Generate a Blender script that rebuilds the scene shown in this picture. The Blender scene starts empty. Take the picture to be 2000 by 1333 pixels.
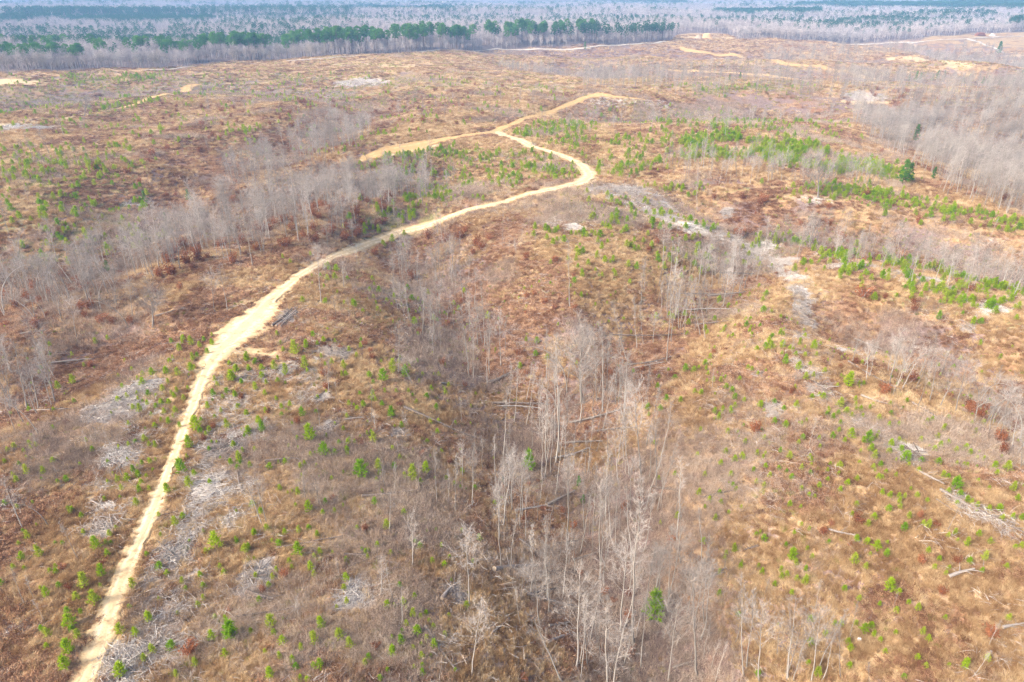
import bpy, math, time
import numpy as np
T0 = time.time()
SC = bpy.context.scene
COL = SC.collection
RNG = np.random.default_rng(7)
R = math.radians

# ------------------------------------------------------------------ camera, sky, sun, exposure
CAM_Z, PITCH, FPX, CU, CV = 50.0, R(27.0), 1333.0, 1000.0, 666.5
cam_data = bpy.data.cameras.new('camera')
cam_data.sensor_width = 36.0
cam_data.lens = 36.0 * FPX / 2000.0
cam_data.clip_start = 0.5
cam_data.clip_end = 40000.0
cam = bpy.data.objects.new('camera', cam_data)
COL.objects.link(cam)
cam.location = (0, 0, CAM_Z)
cam.rotation_euler = (R(90) - PITCH, 0, 0)
SC.camera = cam

SUN_EL, SUN_AZ = R(36), R(242)          # azimuth clockwise from +Y: behind the camera, to its left
world = bpy.data.worlds.new('World')
SC.world = world
world.use_nodes = True
wn = world.node_tree.nodes
wl = world.node_tree.links
wn.clear()
w_out = wn.new('ShaderNodeOutputWorld')
w_bg = wn.new('ShaderNodeBackground')
w_sky = wn.new('ShaderNodeTexSky')
w_sky.sky_type = 'NISHITA'
w_sky.sun_disc = False
w_sky.sun_elevation = SUN_EL
w_sky.sun_rotation = SUN_AZ
w_sky.air_density = 0.7
w_sky.dust_density = 7.0
w_sky.ozone_density = 1.0
w_bg.inputs['Strength'].default_value = 0.13
wl.new(w_sky.outputs[0], w_bg.inputs['Color'])
wl.new(w_bg.outputs[0], w_out.inputs['Surface'])

sun_data = bpy.data.lights.new('sun', 'SUN')
sun_data.energy = 1.5
sun_data.angle = R(10)
sun_data.color = (1.0, 0.945, 0.86)
sun = bpy.data.objects.new('sun', sun_data)
COL.objects.link(sun)
sun.rotation_euler = (math.pi / 2 - SUN_EL, 0, -SUN_AZ + math.pi)
sun.location = (0, 0, 400)
SC.view_settings.view_transform = 'Standard'
SC.view_settings.look = 'None'
SC.view_settings.gamma = 1.0
SC.view_settings.use_curve_mapping = False
SC.view_settings.exposure = 1.6
SC.render.engine = 'CYCLES'
SC.cycles.max_bounces = 5
SC.cycles.diffuse_bounces = 3
SC.cycles.transmission_bounces = 2
SC.cycles.volume_bounces = 0
SC.cycles.use_denoising = True
SC.cycles.denoising_prefilter = 'NONE'
SC.cycles.use_adaptive_sampling = True
SC.cycles.adaptive_threshold = 0.025
SC.cycles.adaptive_min_samples = 20

# ------------------------------------------------------------------ noise and terrain height
def _hash(ix, iy, seed):
    ix = (ix.astype(np.int64) & 0xFFFFFFFF).astype(np.uint64)
    iy = (iy.astype(np.int64) & 0xFFFFFFFF).astype(np.uint64)
    M = np.uint64(0xFFFFFFFF)
    h = (ix * np.uint64(374761393) + iy * np.uint64(668265263) + np.uint64(seed * 1442695 + 17)) & M
    h = ((h ^ (h >> np.uint64(13))) * np.uint64(1274126177)) & M
    h = (h ^ (h >> np.uint64(16))) & M
    h = ((h * np.uint64(2246822519)) & M) ^ (h >> np.uint64(11))
    return (h & M).astype(np.float64) / 4294967295.0

def vnoise(x, y, seed=0):
    x0 = np.floor(x); y0 = np.floor(y)
    fx = x - x0; fy = y - y0
    fx = fx * fx * fx * (fx * (fx * 6 - 15) + 10); fy = fy * fy * fy * (fy * (fy * 6 - 15) + 10)
    a = _hash(x0, y0, seed); b = _hash(x0 + 1, y0, seed)
    c = _hash(x0, y0 + 1, seed); d = _hash(x0 + 1, y0 + 1, seed)
    return (a * (1 - fx) + b * fx) * (1 - fy) + (c * (1 - fx) + d * fx) * fy

def fbm(x, y, scale, seed=0, octv=3):
    s = 0.0; amp = 1.0; tot = 0.0
    x = x / scale; y = y / scale
    for o in range(octv):
        s = s + amp * (vnoise(x, y, seed + o * 31) * 2 - 1); tot += amp
        amp *= 0.5; x = x * 2.03 + 11.3; y = y * 2.03 - 7.7
    return s / tot

def sstep(a, b, x):
    t = np.clip((x - a) / (b - a), 0, 1)
    return t * t * (3 - 2 * t)

def ray(u, v):
    u = np.asarray(u, float); v = np.asarray(v, float)
    a = (u - CU) / FPX; b = (CV - v) / FPX
    cp, sp = math.cos(PITCH), math.sin(PITCH)
    return np.stack([a, cp + b * sp, -sp + b * cp], -1)

def plane_pt(u, v, z=0.0):
    d = ray(u, v)
    t = (z - CAM_Z) / d[..., 2]
    return d[..., 0] * t, d[..., 1] * t

VALLEYS = [  # pixel polyline, depth, half width
    ([(780, 480), (850, 570), (920, 680), (1030, 800), (1100, 950), (1180, 1150), (1260, 1333), (1300, 1700)], 9.5, 16),
    ([(1470, 490), (1370, 590), (1230, 700), (1090, 810)], 6.5, 14),
    ([(-300, 640), (0, 580), (150, 555), (330, 500), (480, 440), (620, 400), (760, 380), (850, 360)], 8.0, 24),
    ([(300, 420), (440, 360), (590, 300), (690, 255), (740, 225)], 6.0, 22),
    ([(2300, 600), (1950, 530), (1750, 480), (1550, 455), (1400, 430)], 6.0, 18),
    ([(2200, 920), (1950, 810), (1800, 735), (1690, 690)], 8.0, 14),
    ([(2300, 430), (1950, 330), (1800, 260), (1650, 235), (1400, 240), (1250, 250)], 11.0, 40),
    ([(2100, 185), (1800, 180), (1550, 170), (1350, 165), (1150, 155)], 13.0, 55),
    ([(1650, 135), (1450, 125), (1250, 118), (1000, 122)], 12.0, 55),
    ([(2200, 185), (1990, 145), (1870, 115), (1700, 100)], 14.0, 55),
    ([(-200, 250), (100, 215), (300, 190), (500, 185), (640, 195)], 7.0, 40),
    ([(-100, 820), (80, 760), (180, 700)], 4.0, 12),
]
VAL_W = []
for pts, dep, wid in VALLEYS:
    p = np.array(pts, float)
    wx, wy = plane_pt(p[:, 0], p[:, 1], -dep)
    VAL_W.append((wx, wy, dep, wid))

def seg_dist(x, y, px, py):
    best = np.full(x.shape, 1e9)
    for i in range(len(px) - 1):
        ax, ay, bx, by = px[i], py[i], px[i + 1], py[i + 1]
        dx, dy = bx - ax, by - ay
        t = np.clip(((x - ax) * dx + (y - ay) * dy) / (dx * dx + dy * dy + 1e-9), 0, 1)
        d = np.hypot(x - (ax + t * dx), y - (ay + t * dy))
        best = np.minimum(best, d)
    return best

def valley(x, y):
    """(carved depth, 0..1 closeness to a valley floor)"""
    f = np.zeros(x.shape); z = np.zeros(x.shape)
    wob = 6 * fbm(x, y, 30, 91, 2)
    for wx, wy, dep, wid in VAL_W:
        mrg = wid * 3.2
        m = (x > wx.min() - mrg) & (x < wx.max() + mrg) & (y > wy.min() - mrg) & (y < wy.max() + mrg)
        if not m.any():
            continue
        d = np.maximum(seg_dist(x[m], y[m], wx, wy) + wob[m] * wid / 30, 0)
        g = np.exp(-(d / wid) ** 2)
        f[m] = np.maximum(f[m], g)
        z[m] = np.maximum(z[m], dep * g)
    return z, f

def H(x, y):
    x = np.atleast_1d(np.asarray(x, float)); y = np.atleast_1d(np.asarray(y, float))
    vz, _ = valley(x, y)
    r = np.hypot(x, y)
    z = -vz
    z = z + 1.0 * fbm(x, y, 24, 3, 2) + 3.0 * fbm(x, y, 80, 5, 2)
    z = z + sstep(250, 700, r) * 8.0 * fbm(x, y, 260, 9, 3)
    z = z + sstep(900, 3500, r) * 34.0 * fbm(x, y, 1300, 13, 3)
    z = z + sstep(800, 2500, r) * 6.0
    z = z + sstep(3500, 9500, r) * (95.0 + 110 * fbm(x, y, 2300, 17, 2))
    return z

_TS = 28.0 * 1.02 ** np.arange(0, 310)
def ground(u, v):
    """world points where the lines of sight through these photo positions meet the terrain"""
    u = np.atleast_1d(np.asarray(u, float)); v = np.atleast_1d(np.asarray(v, float))
    out = np.zeros((len(u), 3))
    for c in range(0, len(u), 2000):
        d = ray(u[c:c + 2000], v[c:c + 2000])
        d = d / np.linalg.norm(d, axis=1)[:, None]
        P = d[:, None, :] * _TS[None, :, None]
        x, y = P[..., 0], P[..., 1]
        diff = CAM_Z + P[..., 2] - H(x.ravel(), y.ravel()).reshape(x.shape)
        hit = diff < 0
        k = np.where(hit.any(1), hit.argmax(1), len(_TS) - 1)
        k = np.maximum(k, 1)
        i = np.arange(len(k))
        lo, hi = _TS[k - 1], _TS[k]
        for _ in range(10):
            mid = (lo + hi) / 2
            q = d * mid[:, None]
            below = CAM_Z + q[:, 2] - H(q[:, 0], q[:, 1]) < 0
            hi = np.where(below, mid, hi); lo = np.where(below, lo, mid)
        q = d * hi[:, None]
        out[c:c + 2000, 0] = q[:, 0]; out[c:c + 2000, 1] = q[:, 1]
        out[c:c + 2000, 2] = H(q[:, 0], q[:, 1])
    return out

def project(x, y, z):
    cp, sp = math.cos(PITCH), math.sin(PITCH)
    zz = z - CAM_Z
    f = y * cp - zz * sp
    up = y * sp + zz * cp
    return CU + FPX * x / f, CV - FPX * up / f, f

def height_to(p, vtop):
    """height of an upright at ground point p whose top is seen at photo row vtop"""
    k = (CV - vtop) / FPX
    cp, sp = math.cos(PITCH), math.sin(PITCH)
    y = p[1]
    zz = y * (k * cp - sp) / (cp + k * sp)
    return zz + CAM_Z - p[2]

def gpoly(pts):
    p = np.array(pts, float)
    return ground(p[:, 0], p[:, 1])[:, :2]

def in_poly(x, y, poly):
    inside = np.zeros(x.shape, bool)
    n = len(poly)
    j = n - 1
    for i in range(n):
        xi, yi = poly[i]; xj, yj = poly[j]
        c = ((yi > y) != (yj > y)) & (x < (xj - xi) * (y - yi) / (yj - yi + 1e-12) + xi)
        inside ^= c
        j = i
    return inside

def sample_poly(poly, n, rng):
    lo = poly.min(0); hi = poly.max(0)
    out = np.zeros((0, 2))
    while len(out) < n:
        q = rng.uniform(lo, hi, (max(400, n * 3), 2))
        q = q[in_poly(q[:, 0], q[:, 1], poly)]
        out = np.concatenate([out, q])
    return out[:n]

# ------------------------------------------------------------------ materials
def new_mat(name):
    m = bpy.data.materials.new(name)
    m.use_nodes = True
    nt = m.node_tree
    nt.nodes.clear()
    out = nt.nodes.new('ShaderNodeOutputMaterial')
    return m, nt, out

def node(nt, t, **kw):
    n = nt.nodes.new(t)
    for k, v in kw.items():
        setattr(n, k, v)
    return n

def ramp(nt, fac, stops):
    r = node(nt, 'ShaderNodeValToRGB')
    el = r.color_ramp.elements
    while len(el) < len(stops):
        el.new(0.5)
    for e, (p, c) in zip(el, stops):
        e.position = p
        e.color = (*c, 1)
    nt.links.new(fac, r.inputs[0])
    return r.outputs[0]

def noise(nt, vec, scale, detail=4, rough=0.55):
    n = node(nt, 'ShaderNodeTexNoise')
    n.inputs['Scale'].default_value = scale
    n.inputs['Detail'].default_value = detail
    n.inputs['Roughness'].default_value = rough
    nt.links.new(vec, n.inputs['Vector'])
    return n.outputs[0]

def mix(nt, fac, a, b):
    m = node(nt, 'ShaderNodeMix', data_type='RGBA')
    for s, val in ((m.inputs[0], fac), (m.inputs[6], a), (m.inputs[7], b)):
        if isinstance(val, (int, float)):
            s.default_value = val
        elif isinstance(val, tuple):
            s.default_value = (*val, 1)
        else:
            nt.links.new(val, s)
    return m.outputs[2]

def maprange(nt, val, a, b, c=0.0, d=1.0):
    m = node(nt, 'ShaderNodeMapRange', interpolation_type='SMOOTHSTEP')
    nt.links.new(val, m.inputs[0])
    for i, q in zip((1, 2, 3, 4), (a, b, c, d)):
        m.inputs[i].default_value = q
    return m.outputs[0]

def math_(nt, op, a, b):
    m = node(nt, 'ShaderNodeMath', operation=op)
    for s, val in ((m.inputs[0], a), (m.inputs[1], b)):
        if isinstance(val, (int, float)):
            s.default_value = val
        else:
            nt.links.new(val, s)
    return m.outputs[0]

def diffuse_out(nt, out, color, rough=0.95, bump=None, translucent=0.0):
    p = node(nt, 'ShaderNodeBsdfPrincipled')
    p.inputs['Roughness'].default_value = rough
    p.inputs['Specular IOR Level'].default_value = 0.15
    if isinstance(color, tuple):
        p.inputs['Base Color'].default_value = (*color, 1)
    else:
        nt.links.new(color, p.inputs['Base Color'])
    if bump is not None:
        b = node(nt, 'ShaderNodeBump')
        b.inputs['Strength'].default_value = bump[1]
        b.inputs['Distance'].default_value = bump[2]
        nt.links.new(bump[0], b.inputs['Height'])
        nt.links.new(b.outputs[0], p.inputs['Normal'])
    if translucent > 0:
        t = node(nt, 'ShaderNodeBsdfTranslucent')
        if isinstance(color, tuple):
            t.inputs['Color'].default_value = (*color, 1)
        else:
            nt.links.new(color, t.inputs['Color'])
        ms = node(nt, 'ShaderNodeMixShader')
        ms.inputs[0].default_value = translucent
        nt.links.new(p.outputs[0], ms.inputs[1])
        nt.links.new(t.outputs[0], ms.inputs[2])
        nt.links.new(ms.outputs[0], out.inputs['Surface'])
    else:
        nt.links.new(p.outputs[0], out.inputs['Surface'])
    return p

def tint_mat(name, cols, translucent=0.0, grain=None, rough=0.95, patch=False):
    """colour drawn per object / instance along a ramp, broken up by a fine noise in object space"""
    m, nt, out = new_mat(name)
    oi = node(nt, 'ShaderNodeObjectInfo')
    tc = node(nt, 'ShaderNodeTexCoord')
    fac = oi.outputs['Random']
    if patch:
        ge = node(nt, 'ShaderNodeNewGeometry')
        w1 = noise(nt, ge.outputs['Position'], 0.06, 3)
        w2 = noise(nt, ge.outputs['Position'], 0.28, 2)
        wv = math_(nt, 'ADD', math_(nt, 'MULTIPLY', w1, 1.5), math_(nt, 'MULTIPLY', w2, 0.9))
        fac = math_(nt, 'ADD', math_(nt, 'MULTIPLY', fac, 0.95), math_(nt, 'SUBTRACT', wv, 1.18))
    if grain:
        n = noise(nt, tc.outputs['Object'], grain, 3)
        k = math_(nt, 'MULTIPLY', math_(nt, 'SUBTRACT', n, 0.5), 0.9)
        fac = math_(nt, 'ADD', fac, k)
    c = ramp(nt, fac, [(i / max(1, len(cols) - 1), q) for i, q in enumerate(cols)])
    diffuse_out(nt, out, c, rough, translucent=translucent)
    return m

M = {}
M['bark'] = tint_mat('grey_bark', [(0.22, 0.195, 0.165), (0.32, 0.29, 0.25), (0.44, 0.405, 0.355)], grain=1.5)
M['twig'] = tint_mat('grey_twigs', [(0.25, 0.215, 0.185), (0.35, 0.31, 0.27), (0.45, 0.405, 0.36)], grain=0.4)
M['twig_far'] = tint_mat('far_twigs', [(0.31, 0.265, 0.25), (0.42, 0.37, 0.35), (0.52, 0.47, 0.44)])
M['pine_bark'] = tint_mat('pine_bark', [(0.16, 0.11, 0.08), (0.24, 0.18, 0.14)], grain=1.0)
M['pine'] = tint_mat('pine_needles', [(0.06, 0.19, 0.03), (0.10, 0.26, 0.04), (0.14, 0.31, 0.05)], 0.45, grain=0.25)
M['pine_far'] = tint_mat('far_pine_needles', [(0.03, 0.115, 0.035), (0.06, 0.165, 0.045)], 0.35, grain=0.15)
M['pine_young'] = tint_mat('young_pine_needles', [(0.08, 0.20, 0.03), (0.13, 0.29, 0.04)], 0.4, grain=0.25)
M['sap_bright'] = tint_mat('sapling_bright', [(0.30, 0.45, 0.012), (0.42, 0.55, 0.02)], 0.5, grain=2.0)
M['sap_yellow'] = tint_mat('sapling_yellow', [(0.36, 0.45, 0.03), (0.46, 0.53, 0.06)], 0.45, grain=2.0)
M['sap_deep'] = tint_mat('sapling_deep', [(0.21, 0.39, 0.012), (0.30, 0.48, 0.018)], 0.5, grain=2.0)
M['rust'] = tint_mat('rust_leaves', [(0.20, 0.070, 0.030), (0.30, 0.11, 0.045), (0.36, 0.15, 0.07)], 0.2, grain=1.5)
M['grass'] = tint_mat('dry_grass', [(0.31, 0.18, 0.085), (0.54, 0.368, 0.19), (0.74, 0.575, 0.35)], 0.25, grain=0.8, patch=True)
M['brush'] = tint_mat('brown_brush', [(0.165, 0.072, 0.037), (0.34, 0.188, 0.105), (0.52, 0.335, 0.20)], 0.1, grain=0.8, patch=True)
M['scrub'] = tint_mat('leafless_scrub', [(0.22, 0.155, 0.115), (0.37, 0.275, 0.205), (0.51, 0.415, 0.325)], 0.0, grain=0.8, patch=True)
M['weeds'] = tint_mat('green_weeds', [(0.20, 0.21, 0.04), (0.37, 0.36, 0.08), (0.54, 0.49, 0.15)], 0.25, grain=0.8, patch=True)
M['stick'] = tint_mat('weathered_sticks', [(0.27, 0.22, 0.18), (0.43, 0.385, 0.34), (0.60, 0.56, 0.51)], grain=2.0)
M['log'] = tint_mat('weathered_log', [(0.13, 0.10, 0.08), (0.235, 0.20, 0.17), (0.34, 0.30, 0.265)], grain=3.0)
M['cut'] = tint_mat('cut_wood', [(0.38, 0.30, 0.21), (0.45, 0.36, 0.26)])
M['white'] = tint_mat('white_scrap', [(0.78, 0.78, 0.76), (0.8, 0.8, 0.78)])
M['clay'] = tint_mat('orange_clay', [(0.55, 0.33, 0.16), (0.62, 0.40, 0.21)], grain=0.2)

def ground_material():
    m, nt, out = new_mat('ground_soil_and_litter')
    g = node(nt, 'ShaderNodeNewGeometry')
    pos = g.outputs['Position']
    a1 = node(nt, 'ShaderNodeAttribute', attribute_name='mask')
    a2 = node(nt, 'ShaderNodeAttribute', attribute_name='mask2')
    s1 = node(nt, 'ShaderNodeSeparateColor'); nt.links.new(a1.outputs['Color'], s1.inputs[0])
    s2 = node(nt, 'ShaderNodeSeparateColor'); nt.links.new(a2.outputs['Color'], s2.inputs[0])
    dirt, tan, slash = s1.outputs[0], s1.outputs[1], s1.outputs[2]
    val, green, wood = s2.outputs[0], s2.outputs[1], s2.outputs[2]
    n_big = noise(nt, pos, 0.035, 5)
    n_mid = noise(nt, pos, 0.22, 5)
    n_fine = noise(nt, pos, 1.7, 6, 0.65)
    n_hue = noise(nt, pos, 0.09, 4)
    brown = ramp(nt, n_fine, [(0.25, (0.13, 0.07, 0.038)), (0.5, (0.28, 0.16, 0.085)), (0.75, (0.42, 0.27, 0.15))])
    tanc = ramp(nt, n_fine, [(0.25, (0.26, 0.16, 0.08)), (0.5, (0.41, 0.28, 0.145)), (0.75, (0.55, 0.41, 0.23))])
    mauve = ramp(nt, n_fine, [(0.25, (0.13, 0.085, 0.075)), (0.5, (0.23, 0.16, 0.14)), (0.75, (0.34, 0.25, 0.22))])
    rust = ramp(nt, n_fine, [(0.3, (0.13, 0.05, 0.025)), (0.7, (0.30, 0.135, 0.06))])
    tfac = math_(nt, 'ADD', math_(nt, 'MULTIPLY', n_mid, 0.7), math_(nt, 'MULTIPLY', tan, 0.55))
    c = mix(nt, maprange(nt, tfac, 0.40, 0.72), brown, tanc)
    mf = math_(nt, 'ADD', n_hue, math_(nt, 'MULTIPLY', val, 0.16))
    c = mix(nt, maprange(nt, mf, 0.52, 0.68), c, mauve)
    c = mix(nt, maprange(nt, n_big, 0.56, 0.70, 0, 0.7), c, rust)
    gr = ramp(nt, n_fine, [(0.3, (0.10, 0.12, 0.035)), (0.7, (0.26, 0.28, 0.09))])
    gf = math_(nt, 'MULTIPLY', green, maprange(nt, n_mid, 0.42, 0.62))
    c = mix(nt, math_(nt, 'MULTIPLY', gf, 0.75), c, gr)
    woodc = ramp(nt, n_mid, [(0.3, (0.14, 0.10, 0.09)), (0.7, (0.25, 0.19, 0.17))])
    c = mix(nt, wood, c, woodc)
    grey = ramp(nt, n_fine, [(0.3, (0.17, 0.135, 0.12)), (0.5, (0.42, 0.375, 0.355)), (0.7, (0.64, 0.60, 0.58))])
    sf = maprange(nt, math_(nt, 'ADD', slash, math_(nt, 'MULTIPLY', n_mid, 0.6)), 0.62, 0.95)
    c = mix(nt, math_(nt, 'MULTIPLY', sf, 0.82), c, grey)
    soil = ramp(nt, n_fine, [(0.3, (0.46, 0.32, 0.16)), (0.7, (0.66, 0.51, 0.30))])
    df = maprange(nt, math_(nt, 'ADD', dirt, math_(nt, 'MULTIPLY', n_mid, 0.5)), 0.55, 0.9)
    c = mix(nt, df, c, soil)
    hgt = math_(nt, 'ADD', n_fine, n_mid)
    diffuse_out(nt, out, c, 1.0, bump=(hgt, 0.6, 0.25))
    return m

def road_material(name, dark, mid, pale):
    m, nt, out = new_mat(name)
    g = node(nt, 'ShaderNodeNewGeometry')
    pos = g.outputs['Position']
    at = node(nt, 'ShaderNodeAttribute', attribute_name='across')
    n1 = noise(nt, pos, 0.5, 5)
    n2 = noise(nt, pos, 2.6, 5, 0.6)
    c = ramp(nt, n1, [(0.3, mid), (0.62, pale)])
    edge = math_(nt, 'ADD', at.outputs['Fac'], math_(nt, 'MULTIPLY', math_(nt, 'SUBTRACT', n2, 0.5), 1.1))
    c = mix(nt, maprange(nt, edge, 0.35, 1.05, 0, 0.9), c, dark)
    n3 = noise(nt, pos, 0.9, 4, 0.6)
    rut = math_(nt, 'ABSOLUTE', math_(nt, 'SUBTRACT', at.outputs['Fac'], 0.42), 0.0)
    c = mix(nt, maprange(nt, rut, 0.08, 0.26, 0.0, 0.7), c, mid)
    c = mix(nt, maprange(nt, n3, 0.53, 0.66, 0, 0.65), c, dark)
    sp = maprange(nt, n2, 0.58, 0.70, 0, 0.6)
    c = mix(nt, sp, c, dark)
    diffuse_out(nt, out, c, 1.0, bump=(n2, 0.5, 0.12))
    return m

M['ground'] = ground_material()
M['road'] = road_material('pale_dirt_road', (0.36, 0.235, 0.115), (0.56, 0.41, 0.225), (0.76, 0.62, 0.40))
M['track'] = road_material('orange_dirt_track', (0.36, 0.22, 0.10), (0.48, 0.305, 0.125), (0.58, 0.40, 0.185))
M['gravel'] = road_material('white_gravel_road', (0.36, 0.29, 0.22), (0.50, 0.43, 0.36), (0.60, 0.54, 0.47))

# ------------------------------------------------------------------ mesh helpers
def tag(o, label, category=None, group=None, kind=None):
    o['label'] = label
    if category: o['category'] = category
    if group: o['group'] = group
    if kind: o['kind'] = kind
    return o

def mesh_np(name, verts, faces, mats, mat_idx=None, smooth=False):
    verts = np.asarray(verts, np.float32); faces = np.asarray(faces, np.int32)
    k = faces.shape[1]
    me = bpy.data.meshes.new(name)
    me.vertices.add(len(verts)); me.vertices.foreach_set('co', verts.ravel())
    me.loops.add(faces.size); me.loops.foreach_set('vertex_index', faces.ravel())
    me.polygons.add(len(faces))
    me.polygons.foreach_set('loop_start', np.arange(0, faces.size, k, dtype=np.int32))
    if mat_idx is not None:
        me.polygons.foreach_set('material_index', np.asarray(mat_idx, np.int32))
    me.polygons.foreach_set('use_smooth', np.full(len(faces), smooth))
    for m in mats:
        me.materials.append(m)
    me.update(calc_edges=True)
    return me

def link(name, me, parent=None):
    o = bpy.data.objects.new(name, me)
    COL.objects.link(o)
    if parent is not None:
        o.parent = parent
    return o

class MB:
    def __init__(s):
        s.v = []; s.f = []; s.m = []; s.n = 0
    def add(s, v, f, mi=0):
        v = np.asarray(v, float); f = np.asarray(f, int)
        s.v.append(v); s.f.append(f + s.n); s.m.append(np.full(len(f), mi)); s.n += len(v)
    def tube(s, path, rad, sides=5, mi=0, cap=False):
        path = np.asarray(path, float); rad = np.asarray(rad, float)
        k = len(path)
        tan = np.gradient(path, axis=0)
        tan /= np.linalg.norm(tan, axis=1)[:, None] + 1e-9
        ref = np.array([1.0, 0, 0]) if abs(tan[0, 0]) < 0.8 else np.array([0, 1.0, 0])
        e1 = np.cross(tan, ref); e1 /= np.linalg.norm(e1, axis=1)[:, None] + 1e-9
        e2 = np.cross(tan, e1)
        a = np.arange(sides) * 2 * np.pi / sides
        V = path[:, None] + rad[:, None, None] * (np.cos(a)[None, :, None] * e1[:, None] + np.sin(a)[None, :, None] * e2[:, None])
        V = V.reshape(-1, 3)
        F = []
        for i in range(k - 1):
            for j in range(sides):
                p = i * sides + j; q = i * sides + (j + 1) % sides
                F.append((p, q, q + sides)); F.append((p, q + sides, p + sides))
        s.add(V, F, mi)
        if cap:
            for e in (0, k - 1):
                vs = V[e * sides:(e + 1) * sides]
                c = vs.mean(0)
                s.add(np.vstack([vs, c]), [(j, (j + 1) % sides, sides) for j in range(sides)], cap - 1)
    def slivers(s, a, b, w, rng, mi=0):
        """thin pointed triangles from a to b, base width w"""
        a = np.asarray(a, float); b = np.asarray(b, float)
        d = b - a
        r = rng.normal(size=d.shape)
        sd = np.cross(d, r); sd /= np.linalg.norm(sd, axis=1)[:, None] + 1e-9
        w = np.broadcast_to(np.asarray(w, float), (len(a),))[:, None] * 0.5
        V = np.stack([a - sd * w, a + sd * w, b], 1).reshape(-1, 3)
        s.add(V, np.arange(len(V)).reshape(-1, 3), mi)
    def data(s):
        return np.vstack(s.v), np.vstack(s.f), np.concatenate(s.m)
    def mesh(s, name, mats, smooth=False):
        v, f, m = s.data()
        return mesh_np(name, v, f, mats, m, smooth)

# ------------------------------------------------------------------ the lay of the land: roads, strips, masks
def spline(pts, step_f):
    p = np.asarray(pts, float)
    p = np.vstack([2 * p[0] - p[1], p, 2 * p[-1] - p[-2]])
    out = []
    for i in range(1, len(p) - 2):
        a, b, c, d = p[i - 1], p[i], p[i + 1], p[i + 2]
        L = np.linalg.norm((c - b)[:2]); st = max(0.5, step_f * np.hypot(b[0], b[1]))
        n = max(2, int(L / st))
        t = (np.arange(n) / n)[:, None]
        out.append(0.5 * (2 * b + (c - a) * t + (2 * a - 5 * b + 4 * c - d) * t ** 2 + (-a + 3 * b - 3 * c + d) * t ** 3))
    out.append(p[-2][None])
    return np.vstack(out)

# photo position and width in metres
ROADS = [
    ('road', 'pale cream dirt road climbing from the bottom left corner past its wide bare patch to the fork',
     [(130, 1420, 3.0), (172, 1320, 3.0), (202, 1240, 3.0), (228, 1160, 3.0), (258, 1090, 2.9), (290, 1020, 2.8), (318, 950, 2.8), (340, 890, 2.7), (358, 840, 2.6), (378, 790, 3.0),
      (398, 735, 4.0), (425, 690, 6.5), (462, 655, 9.5), (500, 618, 8.5), (535, 582, 5.5), (570, 552, 3.8), (610, 524, 3.4), (680, 492, 3.2), (760, 462, 3.2),
      (860, 432, 3.3), (950, 404, 3.5), (1030, 382, 3.8), (1090, 368, 4.6), (1135, 357, 6.5), (1150, 344, 6.5), (1138, 326, 5.0), (1110, 311, 4.0), (1060, 293, 3.8), (1015, 275, 4.2), (968, 258, 6.0)]),
    ('track', 'yellow dirt spur widening into a bare pad above the bare-tree hollow',
     [(968, 259, 5.5), (930, 263, 5.0), (890, 269, 5.0), (850, 277, 7.0), (810, 288, 11.0), (770, 295, 9.0), (735, 302, 5.0), (705, 312, 2.5)]),
    ('track', 'orange dirt track running from the fork up to the far bend',
     [(968, 258, 6.0), (1005, 243, 4.5), (1060, 224, 4.0), (1110, 206, 4.0), (1140, 193, 6.0), (1165, 187, 8.0), (1200, 190, 4.0), (1260, 196, 3.0)]),
    ('track', 'short orange dirt track showing on the far upper left slope',
     [(395, 166, 2.5), (368, 172, 7.0), (320, 186, 5.5), (270, 203, 4.5), (230, 214, 4.0)]),
    ('gravel', 'white gravel road along the foot of the tall pine row',
     [(820, 102, 7.0), (880, 99, 4.0), (960, 97.5, 3.5), (1050, 97, 5.0), (1140, 95, 6.0), (1200, 90, 6.0), (1250, 86.5, 7.0), (1300, 82, 7.0)]),
    ('gravel', 'white gravel road on the far upper right ridge',
     [(1660, 88, 7.0), (1720, 86.5, 8.0), (1760, 84, 8.0), (1810, 81.5, 5.0), (1860, 78.5, 5.0), (1900, 76, 7.0), (1950, 73, 10.0), (2010, 71.5, 10.0), (2100, 70, 10.0)]),
    ('gravel', 'white gravel lane dropping from the far ridge road into the grey trees',
     [(1885, 77, 10.0), (1898, 80, 10.0), (1915, 85, 7.0), (1940, 94, 5.0), (1960, 104, 5.0)]),
    ('gravel', 'pale gravel pad at the foot of the left bare treeline',
     [(280, 138.5, 3.0), (310, 137.5, 7.0), (345, 135, 9.0), (365, 132, 7.0), (385, 130, 3.0)]),
    ('gravel', 'short pale lane beneath the treeline above the tan knoll',
     [(560, 120, 4.0), (610, 116.5, 4.5), (660, 112.5, 4.5), (700, 110, 3.0)]),
    ('track', 'orange track crossing the upper right slopes',
     [(1300, 137, 5.0), (1370, 140, 6.0), (1440, 144, 6.0), (1500, 149, 5.0), (1560, 156, 4.0)]),
    ('track', 'yellowish track curving along the far right ridge line',
     [(1330, 93, 8.0), (1350, 101, 9.0), (1400, 109, 7.0), (1450, 114, 8.0), (1520, 121, 9.0), (1600, 131, 9.0), (1660, 143, 7.0), (1710, 156, 4.0)]),
]
ROAD_W = []
for mk, lab, pts in ROADS:
    p = np.array(pts, float)
    g = ground(p[:, 0], np.minimum(p[:, 1], 1400))
    k_ = (0.62 if mk == 'gravel' else 1.0) * (0.66 + 0.14 * sstep(90, 200, np.hypot(g[:, 0], g[:, 1])))
    ROAD_W.append((mk, lab, spline(np.column_stack([g[:, 0], g[:, 1], p[:, 2] * k_]), 0.004)))

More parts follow.
